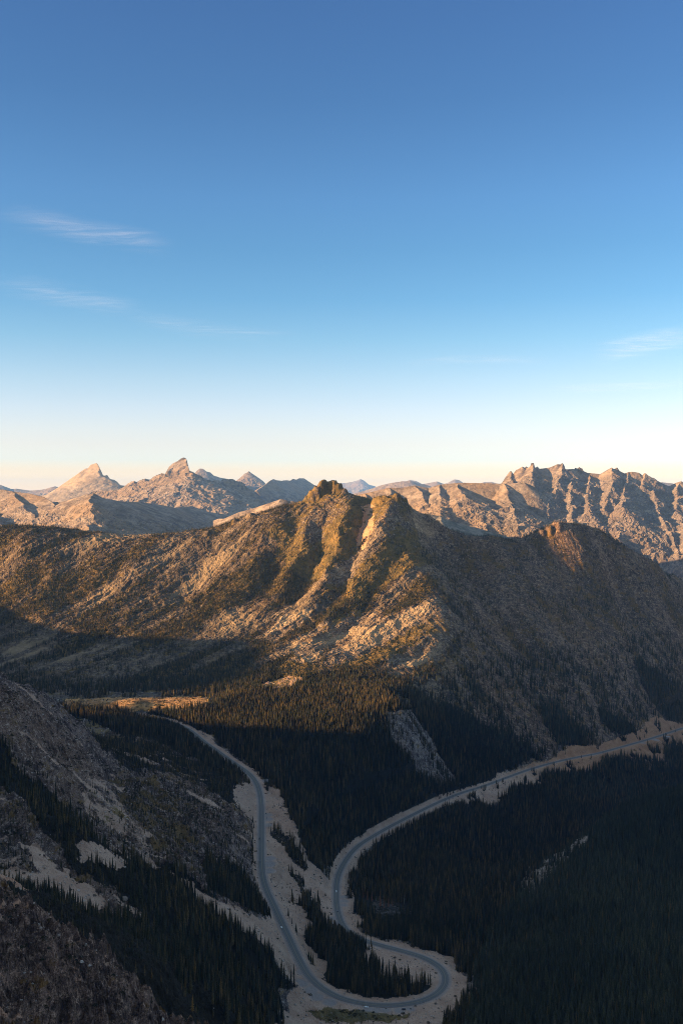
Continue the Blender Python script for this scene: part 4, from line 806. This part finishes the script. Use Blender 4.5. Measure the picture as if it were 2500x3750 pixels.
# the largest of the others, each a tree of its own
size = hgt[K]/cd[K]; top = HZ-(cz[K]+hgt[K])/cd[K]*F; foot = HZ-cz[K]/cd[K]*F
seen = (cpx[K] > 0) & (cpx[K] < 2500) & (foot < 3760)
order = np.argsort(-np.where(seen, size, 0)); IND = order[:300-len([h for h in HAND if h[0] == 'fir'])]
def zone(x, y, px, py):
    if x > 150: return 'dark fir in the close packed wood at the lower corner', 'firs of the wooded hillside'
    if -80 < x and y > 1120: return 'dark fir inside the wood enclosed by the hairpin bend', 'firs inside the hairpin loop'
    if y < 880: return 'dark fir rooted among the broken rocks of the near outcrop', 'firs on the near outcrop'
    return 'dark fir in the shaded wood between the outcrop and the road', 'firs on the shaded near slope'
for j in IND:
    i = K[j]; lb, gp = zone(cx[i], cd[i], cpx[i], foot[j]); kind = 'fir'
    if larch_zone[i] and iskind[i] < .12: kind = 'larch'; lb = lb.replace('dark fir', 'yellow brown larch'); gp = gp.replace('firs', 'larches')
    if kind == 'fir' and is_pine[i]: kind = 'pine'; lb = lb.replace('dark fir', 'olive green pine'); gp = gp.replace('firs', 'pines')
    tree(kind, int(iskind[i]*997), (cx[i], cd[i], cz[i]-.3), hgt[i], rot_c[i], wid_c[i], lb, gp, {'larch': 'larch_tree', 'pine': 'pine_tree'}.get(kind, 'fir_tree'))
for k_, ms in (('fir', FIRS), ('larch', LARCH), ('pine', PINES)):
    for q in range(len(ms)): assert (k_, q) in PROTO, (k_, q)

def scatter(name, label, cat, pts, scl, rz, idx, protos):
    me = bpy.data.meshes.new(name); n = len(pts); me.vertices.add(n); me.vertices.foreach_set('co', np.asarray(pts, np.float32).ravel())
    a = me.attributes.new('scl', 'FLOAT_VECTOR', 'POINT'); a.data.foreach_set('vector', np.asarray(scl, np.float32).ravel())
    a = me.attributes.new('rz', 'FLOAT', 'POINT'); a.data.foreach_set('value', np.asarray(rz, np.float32))
    a = me.attributes.new('idx', 'INT', 'POINT'); a.data.foreach_set('value', np.asarray(idx, np.int32))
    o = bpy.data.objects.new(name, me); COL.objects.link(o); tag(o, label, cat, kind='stuff')
    ng = bpy.data.node_groups.new(name, 'GeometryNodeTree')
    ng.interface.new_socket('Geometry', in_out='INPUT', socket_type='NodeSocketGeometry'); ng.interface.new_socket('Geometry', in_out='OUTPUT', socket_type='NodeSocketGeometry')
    N = ng.nodes.new; L = ng.links.new
    gi = N('NodeGroupInput'); go = N('NodeGroupOutput'); ip = N('GeometryNodeInstanceOnPoints'); gti = N('GeometryNodeGeometryToInstance')
    for p in reversed(protos):          # links to a multi-input stack in reverse
        oi = N('GeometryNodeObjectInfo'); oi.inputs['Object'].default_value = p; oi.transform_space = 'ORIGINAL'
        L(oi.outputs['Geometry'], gti.inputs[0])
    def att(nm, ty):
        q = N('GeometryNodeInputNamedAttribute'); q.data_type = ty; q.inputs['Name'].default_value = nm
        return [s for s in q.outputs if s.enabled and s.name == 'Attribute'][0]
    cb = N('ShaderNodeCombineXYZ'); L(att('rz', 'FLOAT'), cb.inputs[2])
    L(gi.outputs[0], ip.inputs['Points']); L(gti.outputs[0], ip.inputs['Instance']); ip.inputs['Pick Instance'].default_value = True
    L(att('idx', 'INT'), ip.inputs['Instance Index']); L(cb.outputs[0], ip.inputs['Rotation']); L(att('scl', 'FLOAT_VECTOR'), ip.inputs['Scale'])
    L(ip.outputs[0], go.inputs[0])
    md = o.modifiers.new('scatter', 'NODES'); md.node_group = ng
    return o
rest = np.ones(len(K), bool); rest[IND] = False; R_ = K[rest]
def put(name, label, sel, cat='forest'):
    i = R_[sel]
    if not len(i): return
    k = (iskind[i]*997).astype(int) % 6; lz = larch_zone[i] & (iskind[i] < .12); k = np.where(is_pine[i], 9+k % 3, k); k = np.where(lz, 6+k % 3, k)
    pr = [PROTO[('fir', q)] for q in range(6)] + [PROTO[('larch', q)] for q in range(3)] + [PROTO[('pine', q)] for q in range(3)]
    h = hgt[i]; scatter(name, label, cat, np.stack([cx[i], cd[i], cz[i]-.3], 1), np.stack([h*wid_c[i], h*wid_c[i], h], 1), rot_c[i], k, pr)
zc = cz[R_]; yc = cd[R_]; xc = cx[R_]; pxc = cpx[R_]
far_ = yc > np.interp(pxc, [-200, 400, 800, 1000, 1150, 1450, 1650, 1800, 2100, 2350, 2700], [2500, 2500, 2540, 2500, 2480, 2480, 2300, 2480, 2700, 2900, 3100])
left_ = (pxc < np.interp(yc, [420, 800, 1130, 1250, 1500, 1750, 1950, 2050], [2300, 1250, 1090, 1040, 925, 915, 700, 560])) & (yc < 2040)
right_ = ~left_ & (pxc > np.interp(yc, [420, 900, 1150, 1300, 1500, 1700, 1900, 2150, 2300], [2700, 1650, 1720, 1740, 1850, 2000, 2200, 2480, 2640])) & (yc < 2300)
put('mountain_trees', 'thin scattered conifers dotting the faces of the central mountain', far_, 'trees')
put('slope_trees', 'dark conifers growing in bands down the rocky shaded slope', left_ & ~far_, 'trees')
put('hillside_forest', 'close dark conifer forest covering the low hillside', right_ & ~far_)
put('valley_forest', 'dense conifer forest filling the valley between and beside the roads', ~far_ & ~left_ & ~right_)
print('scattered', round(time.time()-T0, 1))

# ------------------------------------------------------------------ boulders and shrubs
def rock_mesh(name, seed, mat):
    r = random.Random(seed); bm = __import__('bmesh').new(); __import__('bmesh').ops.create_icosphere(bm, subdivisions=2, radius=.5)
    pl = [(Vector((r.uniform(-1, 1), r.uniform(-1, 1), r.uniform(-1, 1))).normalized(), r.uniform(.26, .44)) for _ in range(9)]
    for v in bm.verts:
        for n, d in pl:
            k = v.co.dot(n)
            if k > d: v.co -= n*(k-d)
        v.co.z *= .78
    me = bpy.data.meshes.new(name); bm.to_mesh(me); bm.free(); me.materials.append(mat); return me
def foliage_clump(name, seed, mat):
    r = random.Random(seed); V = []; Fs = []
    for i in range(110):
        a = r.random()*6.283; u = r.random(); R = .5*math.sqrt(r.random()); z = (.5-R*R*1.3)*r.uniform(.35, 1.0)
        c = Vector((R*math.cos(a), R*math.sin(a), z)); n = Vector((r.uniform(-1, 1), r.uniform(-1, 1), r.uniform(-.2, 1))).normalized(); t = n.orthogonal().normalized(); b = n.cross(t); w = r.uniform(.06, .12)
        k = len(V); V += [tuple(c+t*w), tuple(c+b*w*.7), tuple(c-t*w), tuple(c-b*w*.7)]; Fs.append((k, k+1, k+2, k+3))
    o = mesh_from(name, V, Fs, mat); me = o.data; bpy.data.objects.remove(o); return me
def stone_material():
    m, nt, b = new_mat('boulder_stone'); N = NT(nt)
    pos = N.n('ShaderNodeNewGeometry').outputs['Position']; rnd = N.n('ShaderNodeObjectInfo').outputs['Random']
    c = N.mix(rnd, (.24,.18,.145), (.47,.40,.35)); c = N.mix(N.ramp(N.noise(pos, 1.1, 4, .6), .4, .7), c, (.15,.12,.10)); N.l(c, b.inputs['Base Color']); return m
M_STONE = stone_material()
M_SHRUB = foliage_material('shrub_leaves', [(0, (.018,.024,.011)), (.5, (.030,.030,.014)), (.85, (.060,.045,.022)), (1, (.11,.05,.025))])
ROCKS = [rock_mesh('boulder', 5+i, M_STONE) for i in range(4)]; SHRUBS = [foliage_clump('shrub', 90+i, M_SHRUB) for i in range(3)]
BOULD = [(1140,3668,3.2,'pale boulder lying on gravel left of the hairpin shoulder'), (455,3300,9,'large round grey boulder surrounded by dark firs, below the long talus'),
 (300,3533,5,'upright pale block on the reddish scree of the outcrop'), (330,3545,4,'low block just beside the upright one on the outcrop'), (1000,3655,4,'pale boulder at the foot of the shaded slope near the hairpin'),
 (1300,3240,4.5,'whitish boulder on the bank outside the upper bend of the lower road'), (1108,3256,3.5,'greenish white boulder in the middle of the scree between the roads'), (1662,2905,8,'big pale boulder on the cut bank above the lower road'),
 (2352,3298,7,'solitary pale boulder in the forest of the wooded hillside'), (1665,3542,5,'pale block just outside the hairpin bend'), (870,3690,4,'grey boulder in the brush at the bottom of the slope'), (250,3280,5,'grey block at the lower edge of the talus')]
RP = []
for i, (px, py, sz, lb) in enumerate(BOULD):
    o = bpy.data.objects.new('boulder', ROCKS[i % 4]); COL.objects.link(o); p = hit(px, py); o.location = (p[0], p[1], p[2]+sz*.22); o.scale = (sz, sz*.85, sz*.8); o.rotation_euler = (.1, .2, i*1.1)
    tag(o, lb, 'boulder', 'boulders that stand out'); RP.append(o)
SHR = [(1180,3712,5,'dark shrub in the gravel below the hairpin, leftmost'), (1300,3722,6,'broad brown green shrub below the white parked car'), (1475,3716,5,'low shrub beside the dark parked car'), (1520,3690,3.5,'round shrub on the outer shoulder of the hairpin'),
 (1136,3648,4.5,'dark round shrub between the slope and the hairpin'), (1413,3699,2.2,'small dark bush on the shoulder between the two parked cars'), (1503,3698,2.4,'small bush right of the dark parked car'), (1520,3516,2.6,'small shrub on the scree inside the hairpin loop'), (1116,3640,3,'little bush beside the dark round shrub')]
SP = []
for i, (px, py, sz, lb) in enumerate(SHR):
    o = bpy.data.objects.new('shrub', SHRUBS[i % 3]); COL.objects.link(o); p = hit(px, py); o.location = (p[0], p[1], p[2]-.1); o.scale = (sz, sz, sz*.75); o.rotation_euler = (0, 0, i*1.7)
    tag(o, lb, 'shrub', 'shrubs by the hairpin'); SP.append(o)
nb = 260000
bd = np.sqrt(rng.random(nb)*(2900.**2-560.**2)+560.**2); bpx = rng.uniform(-100, 2600, nb); bx = (bpx-1250)/F*bd; bz, ri, ci = ground_at(bpx, bd)
f_, s_, g_, r_ = FO[ri, ci], SCR[ri, ci], GR[ri, ci], RD[ri, ci]
v_ = (bz+2)/bd > HORI[ri, ci]-.002
pb = np.where(s_ > .45, .55, np.where((f_ < .6), .14, .01))*smooth(-.5, .3, fbm(bx, bd, 26, 3, .6, 510.))*(g_ < .2)*(r_ > 8)
m_ = v_ & (rng.random(nb) < pb) & (bd < 2600)
i_ = np.where(m_)[0]; sz = (.5+2.6*rng.random(len(i_))**3.5)*np.where(f_[i_] < .6, 1.15, 1)
scatter('talus_blocks', 'countless loose stones strewn over the scree banks and slopes', 'stones', np.stack([bx[i_], bd[i_], bz[i_]+sz*.1], 1), np.stack([sz, sz*.9, sz], 1), rng.random(len(i_))*6.28, rng.integers(0, 4, len(i_)), RP[:4])
ps = np.where(f_ > .8, .0, np.where(s_ > .45, .14, np.where(bx < -100, .7, .45)))*smooth(-.15, .4, fbm(bx, bd, 34, 4, .65, 540.))*(g_ < .2)*(r_ > 9)*(bd < 2400)
i_ = np.where(v_ & (rng.random(nb) < ps))[0]; sz = 1.2+3.2*rng.random(len(i_))**2
scatter('brush', 'low dark brush and dwarf firs between the rocks', 'brush', np.stack([bx[i_], bd[i_], bz[i_]-.1], 1), np.stack([sz, sz, sz*.9], 1), rng.random(len(i_))*6.28, rng.integers(0, 3, len(i_)), SP[:3])

# ------------------------------------------------------------------ cars
M_WHITE = plain('white_paint', (.80,.80,.78), .3, 0, .5); M_DARK = plain('black_paint', (.025,.027,.03), .25, 0, .5); M_GREY = plain('grey_paint', (.10,.11,.12), .3, .3, .5)
M_GLASS = plain('dark_glass', (.02,.025,.03), .08, 0, .6); M_TYRE = plain('rubber', (.02,.02,.02), .9); M_RIM = plain('alloy', (.5,.5,.5), .3, .8)
M_HL = plain('headlamp_glass', (.75,.75,.72), .15, 0, .6); M_TL = plain('tail_lamp_glass', (.35,.02,.02), .2, 0, .6)
def prism(name, prof, y0, y1, mat, inset=None):
    """side profile (x,z) swept across the car; the second ring may be pulled in towards the roof"""
    n = len(prof); V = [(x, y0+(inset[i] if inset else 0), z) for i, (x, z) in enumerate(prof)] + [(x, y1-(inset[i] if inset else 0), z) for i, (x, z) in enumerate(prof)]
    bm = __import__('bmesh').new(); vs = [bm.verts.new(v) for v in V]
    for i in range(n): bm.faces.new((vs[i], vs[(i+1) % n], vs[n+(i+1) % n], vs[n+i]))
    bm.faces.new(vs[:n][::-1]); bm.faces.new(vs[n:]); __import__('bmesh').ops.recalc_face_normals(bm, faces=bm.faces)
    me = bpy.data.meshes.new(name); bm.to_mesh(me); bm.free(); me.materials.append(mat); return me
def wheel_mesh(name, r, w, mat):
    n = 20; V = []; Fs = []
    for k, (rr, y) in enumerate([(r*.55, -w/2), (r*.94, -w/2), (r, -w*.35), (r, w*.35), (r*.94, w/2), (r*.55, w/2)]):
        V += [(rr*math.cos(i*6.2832/n), y, rr*math.sin(i*6.2832/n)) for i in range(n)]
    for k in range(5): Fs += [(k*n+i, k*n+(i+1) % n, (k+1)*n+(i+1) % n, (k+1)*n+i) for i in range(n)]
    Fs += [(5*n+i, 5*n+(i+1) % n, (i+1) % n, i) for i in range(n)]
    o = mesh_from(name, V, Fs, mat); me = o.data; bpy.data.objects.remove(o); return me
SEDAN = [(-2.25,.45),(-2.28,.75),(-2.2,.95),(-1.55,1.02),(-.95,1.40),(.35,1.42),(1.1,1.0),(2.0,.86),(2.27,.68),(2.28,.42),(1.85,.36),(1.78,.62),(1.42,.74),(1.06,.62),(.98,.32),(-.98,.32),(-1.06,.62),(-1.42,.74),(-1.78,.62),(-1.85,.36)]
WAGON = [(-2.2,.5),(-2.26,.9),(-2.12,1.15),(-1.9,1.68),(.35,1.72),(1.05,1.15),(2.05,1.0),(2.24,.8),(2.25,.45),(1.85,.38),(1.78,.64),(1.42,.78),(1.06,.64),(.98,.36),(-.98,.36),(-1.06,.64),(-1.42,.78),(-1.78,.64),(-1.85,.38)]
WH_T = wheel_mesh('tyre', .34, .24, M_TYRE); WH_R = wheel_mesh('rim', .2, .25, M_RIM)
def car(px, py, off, flip, prof, paint, label, group=None, along=None):
    i = np.argmin(np.hypot(1250+RT[:, 0]/RT[:, 1]*F-px, HZ-RT[:, 2]/RT[:, 1]*F-py))
    p = RT[i]; t = tan[i]; n = nor[i]; root = bpy.data.objects.new('car', None); COL.objects.link(root)
    z = p[2]+.18 if abs(off) < 4.7 else p[2]-.28
    root.location = (p[0]+n[0]*off, p[1]+n[1]*off, z); root.rotation_euler = (0, 0, math.atan2(t[1], t[0])+(math.pi if flip else 0)+(along or 0)); tag(root, label, 'car', group)
    def part(nm, me, parent=root, loc=(0, 0, 0)):
        o = bpy.data.objects.new(nm, me); COL.objects.link(o); o.parent = parent; o.location = loc; return o
    top = max(z for x, z in prof); ins = [max(0, (z-1.0))*.42 for x, z in prof]
    body = part('body', prism('body', prof, -.92, .92, paint, ins))
    g = 1.0 if prof is SEDAN else 1.15
    rear = [(x, z) for x, z in prof if z > g-.02 and x < 0]; front = [(x, z) for x, z in prof if z > g-.02 and x > 0]
    def slab(nm, a, b, ya, yb):           # a pane leaning between two heights
        dx, dz = b[0]-a[0], b[1]-a[1]; L = math.hypot(dx, dz); nx, nz = -dz/L*.02, dx/L*.02
        if nz < 0: nx, nz = -nx, -nz
        V = [(a[0]+nx, -ya, a[1]+nz), (a[0]+nx, ya, a[1]+nz), (b[0]+nx, yb, b[1]+nz), (b[0]+nx, -yb, b[1]+nz)]
        o = mesh_from(nm, V, [(0, 1, 2, 3)], M_GLASS); o.parent = root
    lerp = lambda a, b, t: (a[0]+(b[0]-a[0])*t, a[1]+(b[1]-a[1])*t)
    slab('windscreen', lerp(front[-1], front[0], .08), lerp(front[-1], front[0], .9), .78, .66)
    slab('rear_window', lerp(rear[0] if prof is SEDAN else rear[0], rear[1] if prof is SEDAN else rear[1], .12), lerp(rear[0], rear[1], .9), .76, .66)
    for sd in (-1, 1):
        zt = top-.09; zb = g+.02; yb = .92-max(0, zb-1)*.42+.008; yt = .92-max(0, zt-1)*.42+.008
        xs = (-1.25, -.85, .2, .82) if prof is SEDAN else (-1.75, -1.65, .22, .85)
        for (a, b, c, d) in ((xs[0], xs[1], -.32, -.32), (-.24, -.24, xs[2], xs[3])):
            V = [(a, sd*yb, zb), (d if (a == -.24) else c, sd*yb, zb), (c, sd*yt, zt), (b, sd*yt, zt)]
            o = mesh_from('side_window', V, [(0, 1, 2, 3)], M_GLASS); o.parent = root
        for wx in (-1.42, 1.42):
            w = part('wheel', WH_T, root, (wx, sd*.80, .34)); part('rim', WH_R, w)
        hl = mesh_from('headlight', [(2.285, sd*.55, .62), (2.285, sd*.86, .62), (2.24, sd*.86, .78), (2.26, sd*.55, .78)], [(0, 1, 2, 3)], M_HL); hl.parent = root
        tl = mesh_from('tail_light', [(-2.30, sd*.6, .78), (-2.30, sd*.88, .78), (-2.285, sd*.88, .92), (-2.285, sd*.6, .92)], [(0, 1, 2, 3)], M_TL); tl.parent = root
    return root
RTpx = 1250+RT[:, 0]/RT[:, 1]*F; RTpy = HZ-RT[:, 2]/RT[:, 1]*F
def off_for(px, py):     # sideways distance from the centre line of a spot on the road plane
    i = np.argmin(np.hypot(RTpx-px, RTpy-py)); z = RT[i, 2]; d = -z/(py-HZ)*F; q = np.array(((px-1250)/F*d, d)); return float((q-RT[i, :2])@nor[i])
for px, py, flip, prof, paint, lb in [
 (1032,3402,False,SEDAN,M_WHITE,'white car driving on the straight left leg of the road above the hairpin'), (1231,3270,True,WAGON,M_WHITE,'white car on the lower road just above the bend'),
 (1235,3340,False,WAGON,M_GREY,'dark car following the white one into the bend of the lower road'), (950,3072,False,WAGON,M_DARK,'black car on the upper road beside the scree bank'), (952,3157,True,SEDAN,M_GREY,'dark grey car on the upper road below the black one'),
 (974,2981,False,SEDAN,M_DARK,'black car parked in the upper pull-out'), (976,2998,False,SEDAN,M_GREY,'grey car parked in the upper pull-out behind the black one'),
 (1348,3691,False,SEDAN,M_WHITE,'white car parked on the gravel outside the hairpin'), (1463,3701,False,WAGON,M_DARK,'black car parked on the gravel outside the hairpin')]:
    car(px, py, off_for(px, py), flip, prof, paint, lb)

# ------------------------------------------------------------------ guard rail on the outside of the lower bend
M_STEEL = plain('galvanised_steel', (.55,.56,.57), .4, .6)
def guard_rail(pa, pb_, side, label):
    ia = np.argmin(np.hypot(RTpx-pa[0], RTpy-pa[1])); ib = np.argmin(np.hypot(RTpx-pb_[0], RTpy-pb_[1])); ia, ib = sorted((ia, ib))
    q = RT[ia:ib+1]; nn = nor[ia:ib+1]; root = bpy.data.objects.new('guard_rail', None); COL.objects.link(root); root.location = q[0].tolist(); tag(root, label, 'guard rail', 'guard rails')
    V = []
    for p, n in zip(q, nn):
        for u, z in ((0, .42), (.07, .50), (.02, .58), (.07, .68), (0, .76), (-.03, .6)):
            V.append((p[0]+n[0]*(side*5.2+u)-q[0, 0], p[1]+n[1]*(side*5.2+u)-q[0, 1], p[2]+z+.05-q[0, 2]))
    Fs = [(i*6+j, i*6+(j+1) % 6, (i+1)*6+(j+1) % 6, (i+1)*6+j) for i in range(len(q)-1) for j in range(6)]
    o = mesh_from('rail', V, Fs, M_STEEL); o.parent = root
    for p, n in zip(q, nn):
        x, y = p[0]+n[0]*side*5.35-q[0, 0], p[1]+n[1]*side*5.35-q[0, 1]; z = p[2]-q[0, 2]; a = .08
        VV = [(x+dx*a, y+dy*a, z+dz) for dz in (-.6, .75) for dx, dy in ((-1, -1), (1, -1), (1, 1), (-1, 1))]
        o = mesh_from('post', VV, [(0, 1, 5, 4), (1, 2, 6, 5), (2, 3, 7, 6), (3, 0, 4, 7), (4, 5, 6, 7)], M_STEEL); o.parent = root
sd_ = np.sign(off_for(1290, 3445)); guard_rail((1268,3410), (1325,3442), sd_, 'short bright guard rail where the lower road leaves the loop wood')

# ------------------------------------------------------------------ high thin clouds
def cloud_material():
    m = bpy.data.materials.new('cloud_ice'); m.use_nodes = True; nt = m.node_tree; nt.nodes.clear(); N = NT(nt)
    out = N.n('ShaderNodeOutputMaterial'); tr = N.n('ShaderNodeBsdfTransparent'); tl = N.n('ShaderNodeBsdfTranslucent'); df = N.n('ShaderNodeBsdfDiffuse'); a = N.n('ShaderNodeAddShader'); mx = N.n('ShaderNodeMixShader')
    tl.inputs[0].default_value = (.95, .93, .95, 1); df.inputs[0].default_value = (.9, .9, .95, 1); N.l(tl.outputs[0], a.inputs[0]); N.l(df.outputs[0], a.inputs[1])
    uv = N.n('ShaderNodeUVMap').outputs[0]; sp = N.n('ShaderNodeSeparateXYZ'); N.l(uv, sp.inputs[0])
    u, v = sp.outputs[0], sp.outputs[1]
    eu = N.math('MULTIPLY', N.ramp(u, 0, .35), N.ramp(u, 1, .6)); ev = N.math('MULTIPLY', N.ramp(v, 0, .5), N.ramp(v, 1, .5))
    mp = N.n('ShaderNodeMapping'); N.l(N.n('ShaderNodeNewGeometry').outputs['Position'], mp.inputs[0]); mp.inputs['Rotation'].default_value = (0, 0, .12); mp.inputs['Scale'].default_value = (.25, .75, 1)
    n1 = N.noise(mp.outputs[0], .0011, 7, .62, .8); n2 = N.noise(mp.outputs[0], .0045, 5, .7, .5)
    den = N.math('MULTIPLY', N.math('MULTIPLY', eu, ev), N.math('MULTIPLY', N.ramp(n1, .28, .85), N.ramp(n2, .0, .9)))
    at = N.n('ShaderNodeAttribute', attribute_type='OBJECT', attribute_name='thick'); N.l(N.math('MULTIPLY', den, at.outputs['Fac']), mx.inputs[0])
    N.l(tr.outputs[0], mx.inputs[1]); N.l(a.outputs[0], mx.inputs[2]); N.l(mx.outputs[0], out.inputs[0]); return m
M_CLOUD = cloud_material()
def cloud(top, bot, alt, thick, label):
    n = len(top); VV = []
    for r in range(9):
        for a, b in zip(top, bot):
            px = a[0]+(b[0]-a[0])*r/8; py = a[1]+(b[1]-a[1])*r/8; d = alt/(HZ-py)*F; VV.append(((px-1250)/F*d, d, alt+40*math.sin(r*1.3+px*.01)))
    f = grid_faces(9, n).reshape(-1, 4); o = mesh_from('cloud', VV, f, M_CLOUD, smooth_shade=True)
    uvl = o.data.uv_layers.new(name='UVMap'); li = np.empty(len(o.data.loops), np.int32); o.data.loops.foreach_get('vertex_index', li)
    uvl.data.foreach_set('uv', np.stack([(li % n)/(n-1), (li//n)/8], 1).astype(np.float32).ravel()); o['thick'] = thick; tag(o, label, 'cloud', 'thin high clouds')
def line_(pts, k=14):
    t = np.linspace(0, len(pts)-1, k); return list(zip(np.interp(t, range(len(pts)), [p[0] for p in pts]), np.interp(t, range(len(pts)), [p[1] for p in pts])))
def streak_(pts, w, alt, thick, label):
    L_ = line_(pts); cloud([(x, y-w) for x, y in L_], [(x, y+w) for x, y in L_], alt, thick, label)
streak_([(-60,775),(150,805),(330,850),(520,880),(680,930)], 62, 7000, .27, 'brightest feathery wisp of cloud, high above the pointed peak')
streak_([(-100,1025),(150,1060),(400,1115),(560,1150)], 60, 7000, .17, 'faint long veil of cloud below the brightest wisp')
streak_([(430,1150),(700,1200),(900,1225),(1150,1240)], 42, 7000, .16, 'thin curved cloud streak above the middle of the skyline')
streak_([(1450,1335),(1650,1315),(1850,1318),(2050,1325)], 22, 7000, .22, 'narrow straight cloud line above the serrated ridge')
streak_([(2150,1300),(2300,1268),(2450,1245),(2620,1220)], 60, 7000, .42, 'soft white tuft of cloud at the right edge of the sky')
streak_([(1950,1425),(2200,1418),(2400,1412),(2600,1395)], 22, 7000, .26, 'lowest thin cloud line, right above the serrated ridge')

# ------------------------------------------------------------------ air
def box_mesh(name, x0, x1, y0, y1, z0, z1, mat):
    v = [(x, y, z) for z in (z0, z1) for y in (y0, y1) for x in (x0, x1)]
    return mesh_from(name, v, [(0, 2, 3, 1), (4, 5, 7, 6), (0, 1, 5, 4), (2, 6, 7, 3), (0, 4, 6, 2), (1, 3, 7, 5)], mat)
m = bpy.data.materials.new('haze_air'); m.use_nodes = True; nt = m.node_tree; nt.nodes.clear()
o_ = nt.nodes.new('ShaderNodeOutputMaterial'); v_ = nt.nodes.new('ShaderNodeVolumePrincipled'); nt.links.new(v_.outputs[0], o_.inputs['Volume'])
v_.inputs['Color'].default_value = (.22, .46, .95, 1); v_.inputs['Density'].default_value = 1.6e-5; v_.inputs['Anisotropy'].default_value = 0.0
m.cycles.homogeneous_volume = True
tag(box_mesh('haze', -60000, 60000, -2000, 52000, -1101, 620, m), 'thin blue evening haze that fades the far ranges', 'haze', kind='stuff')
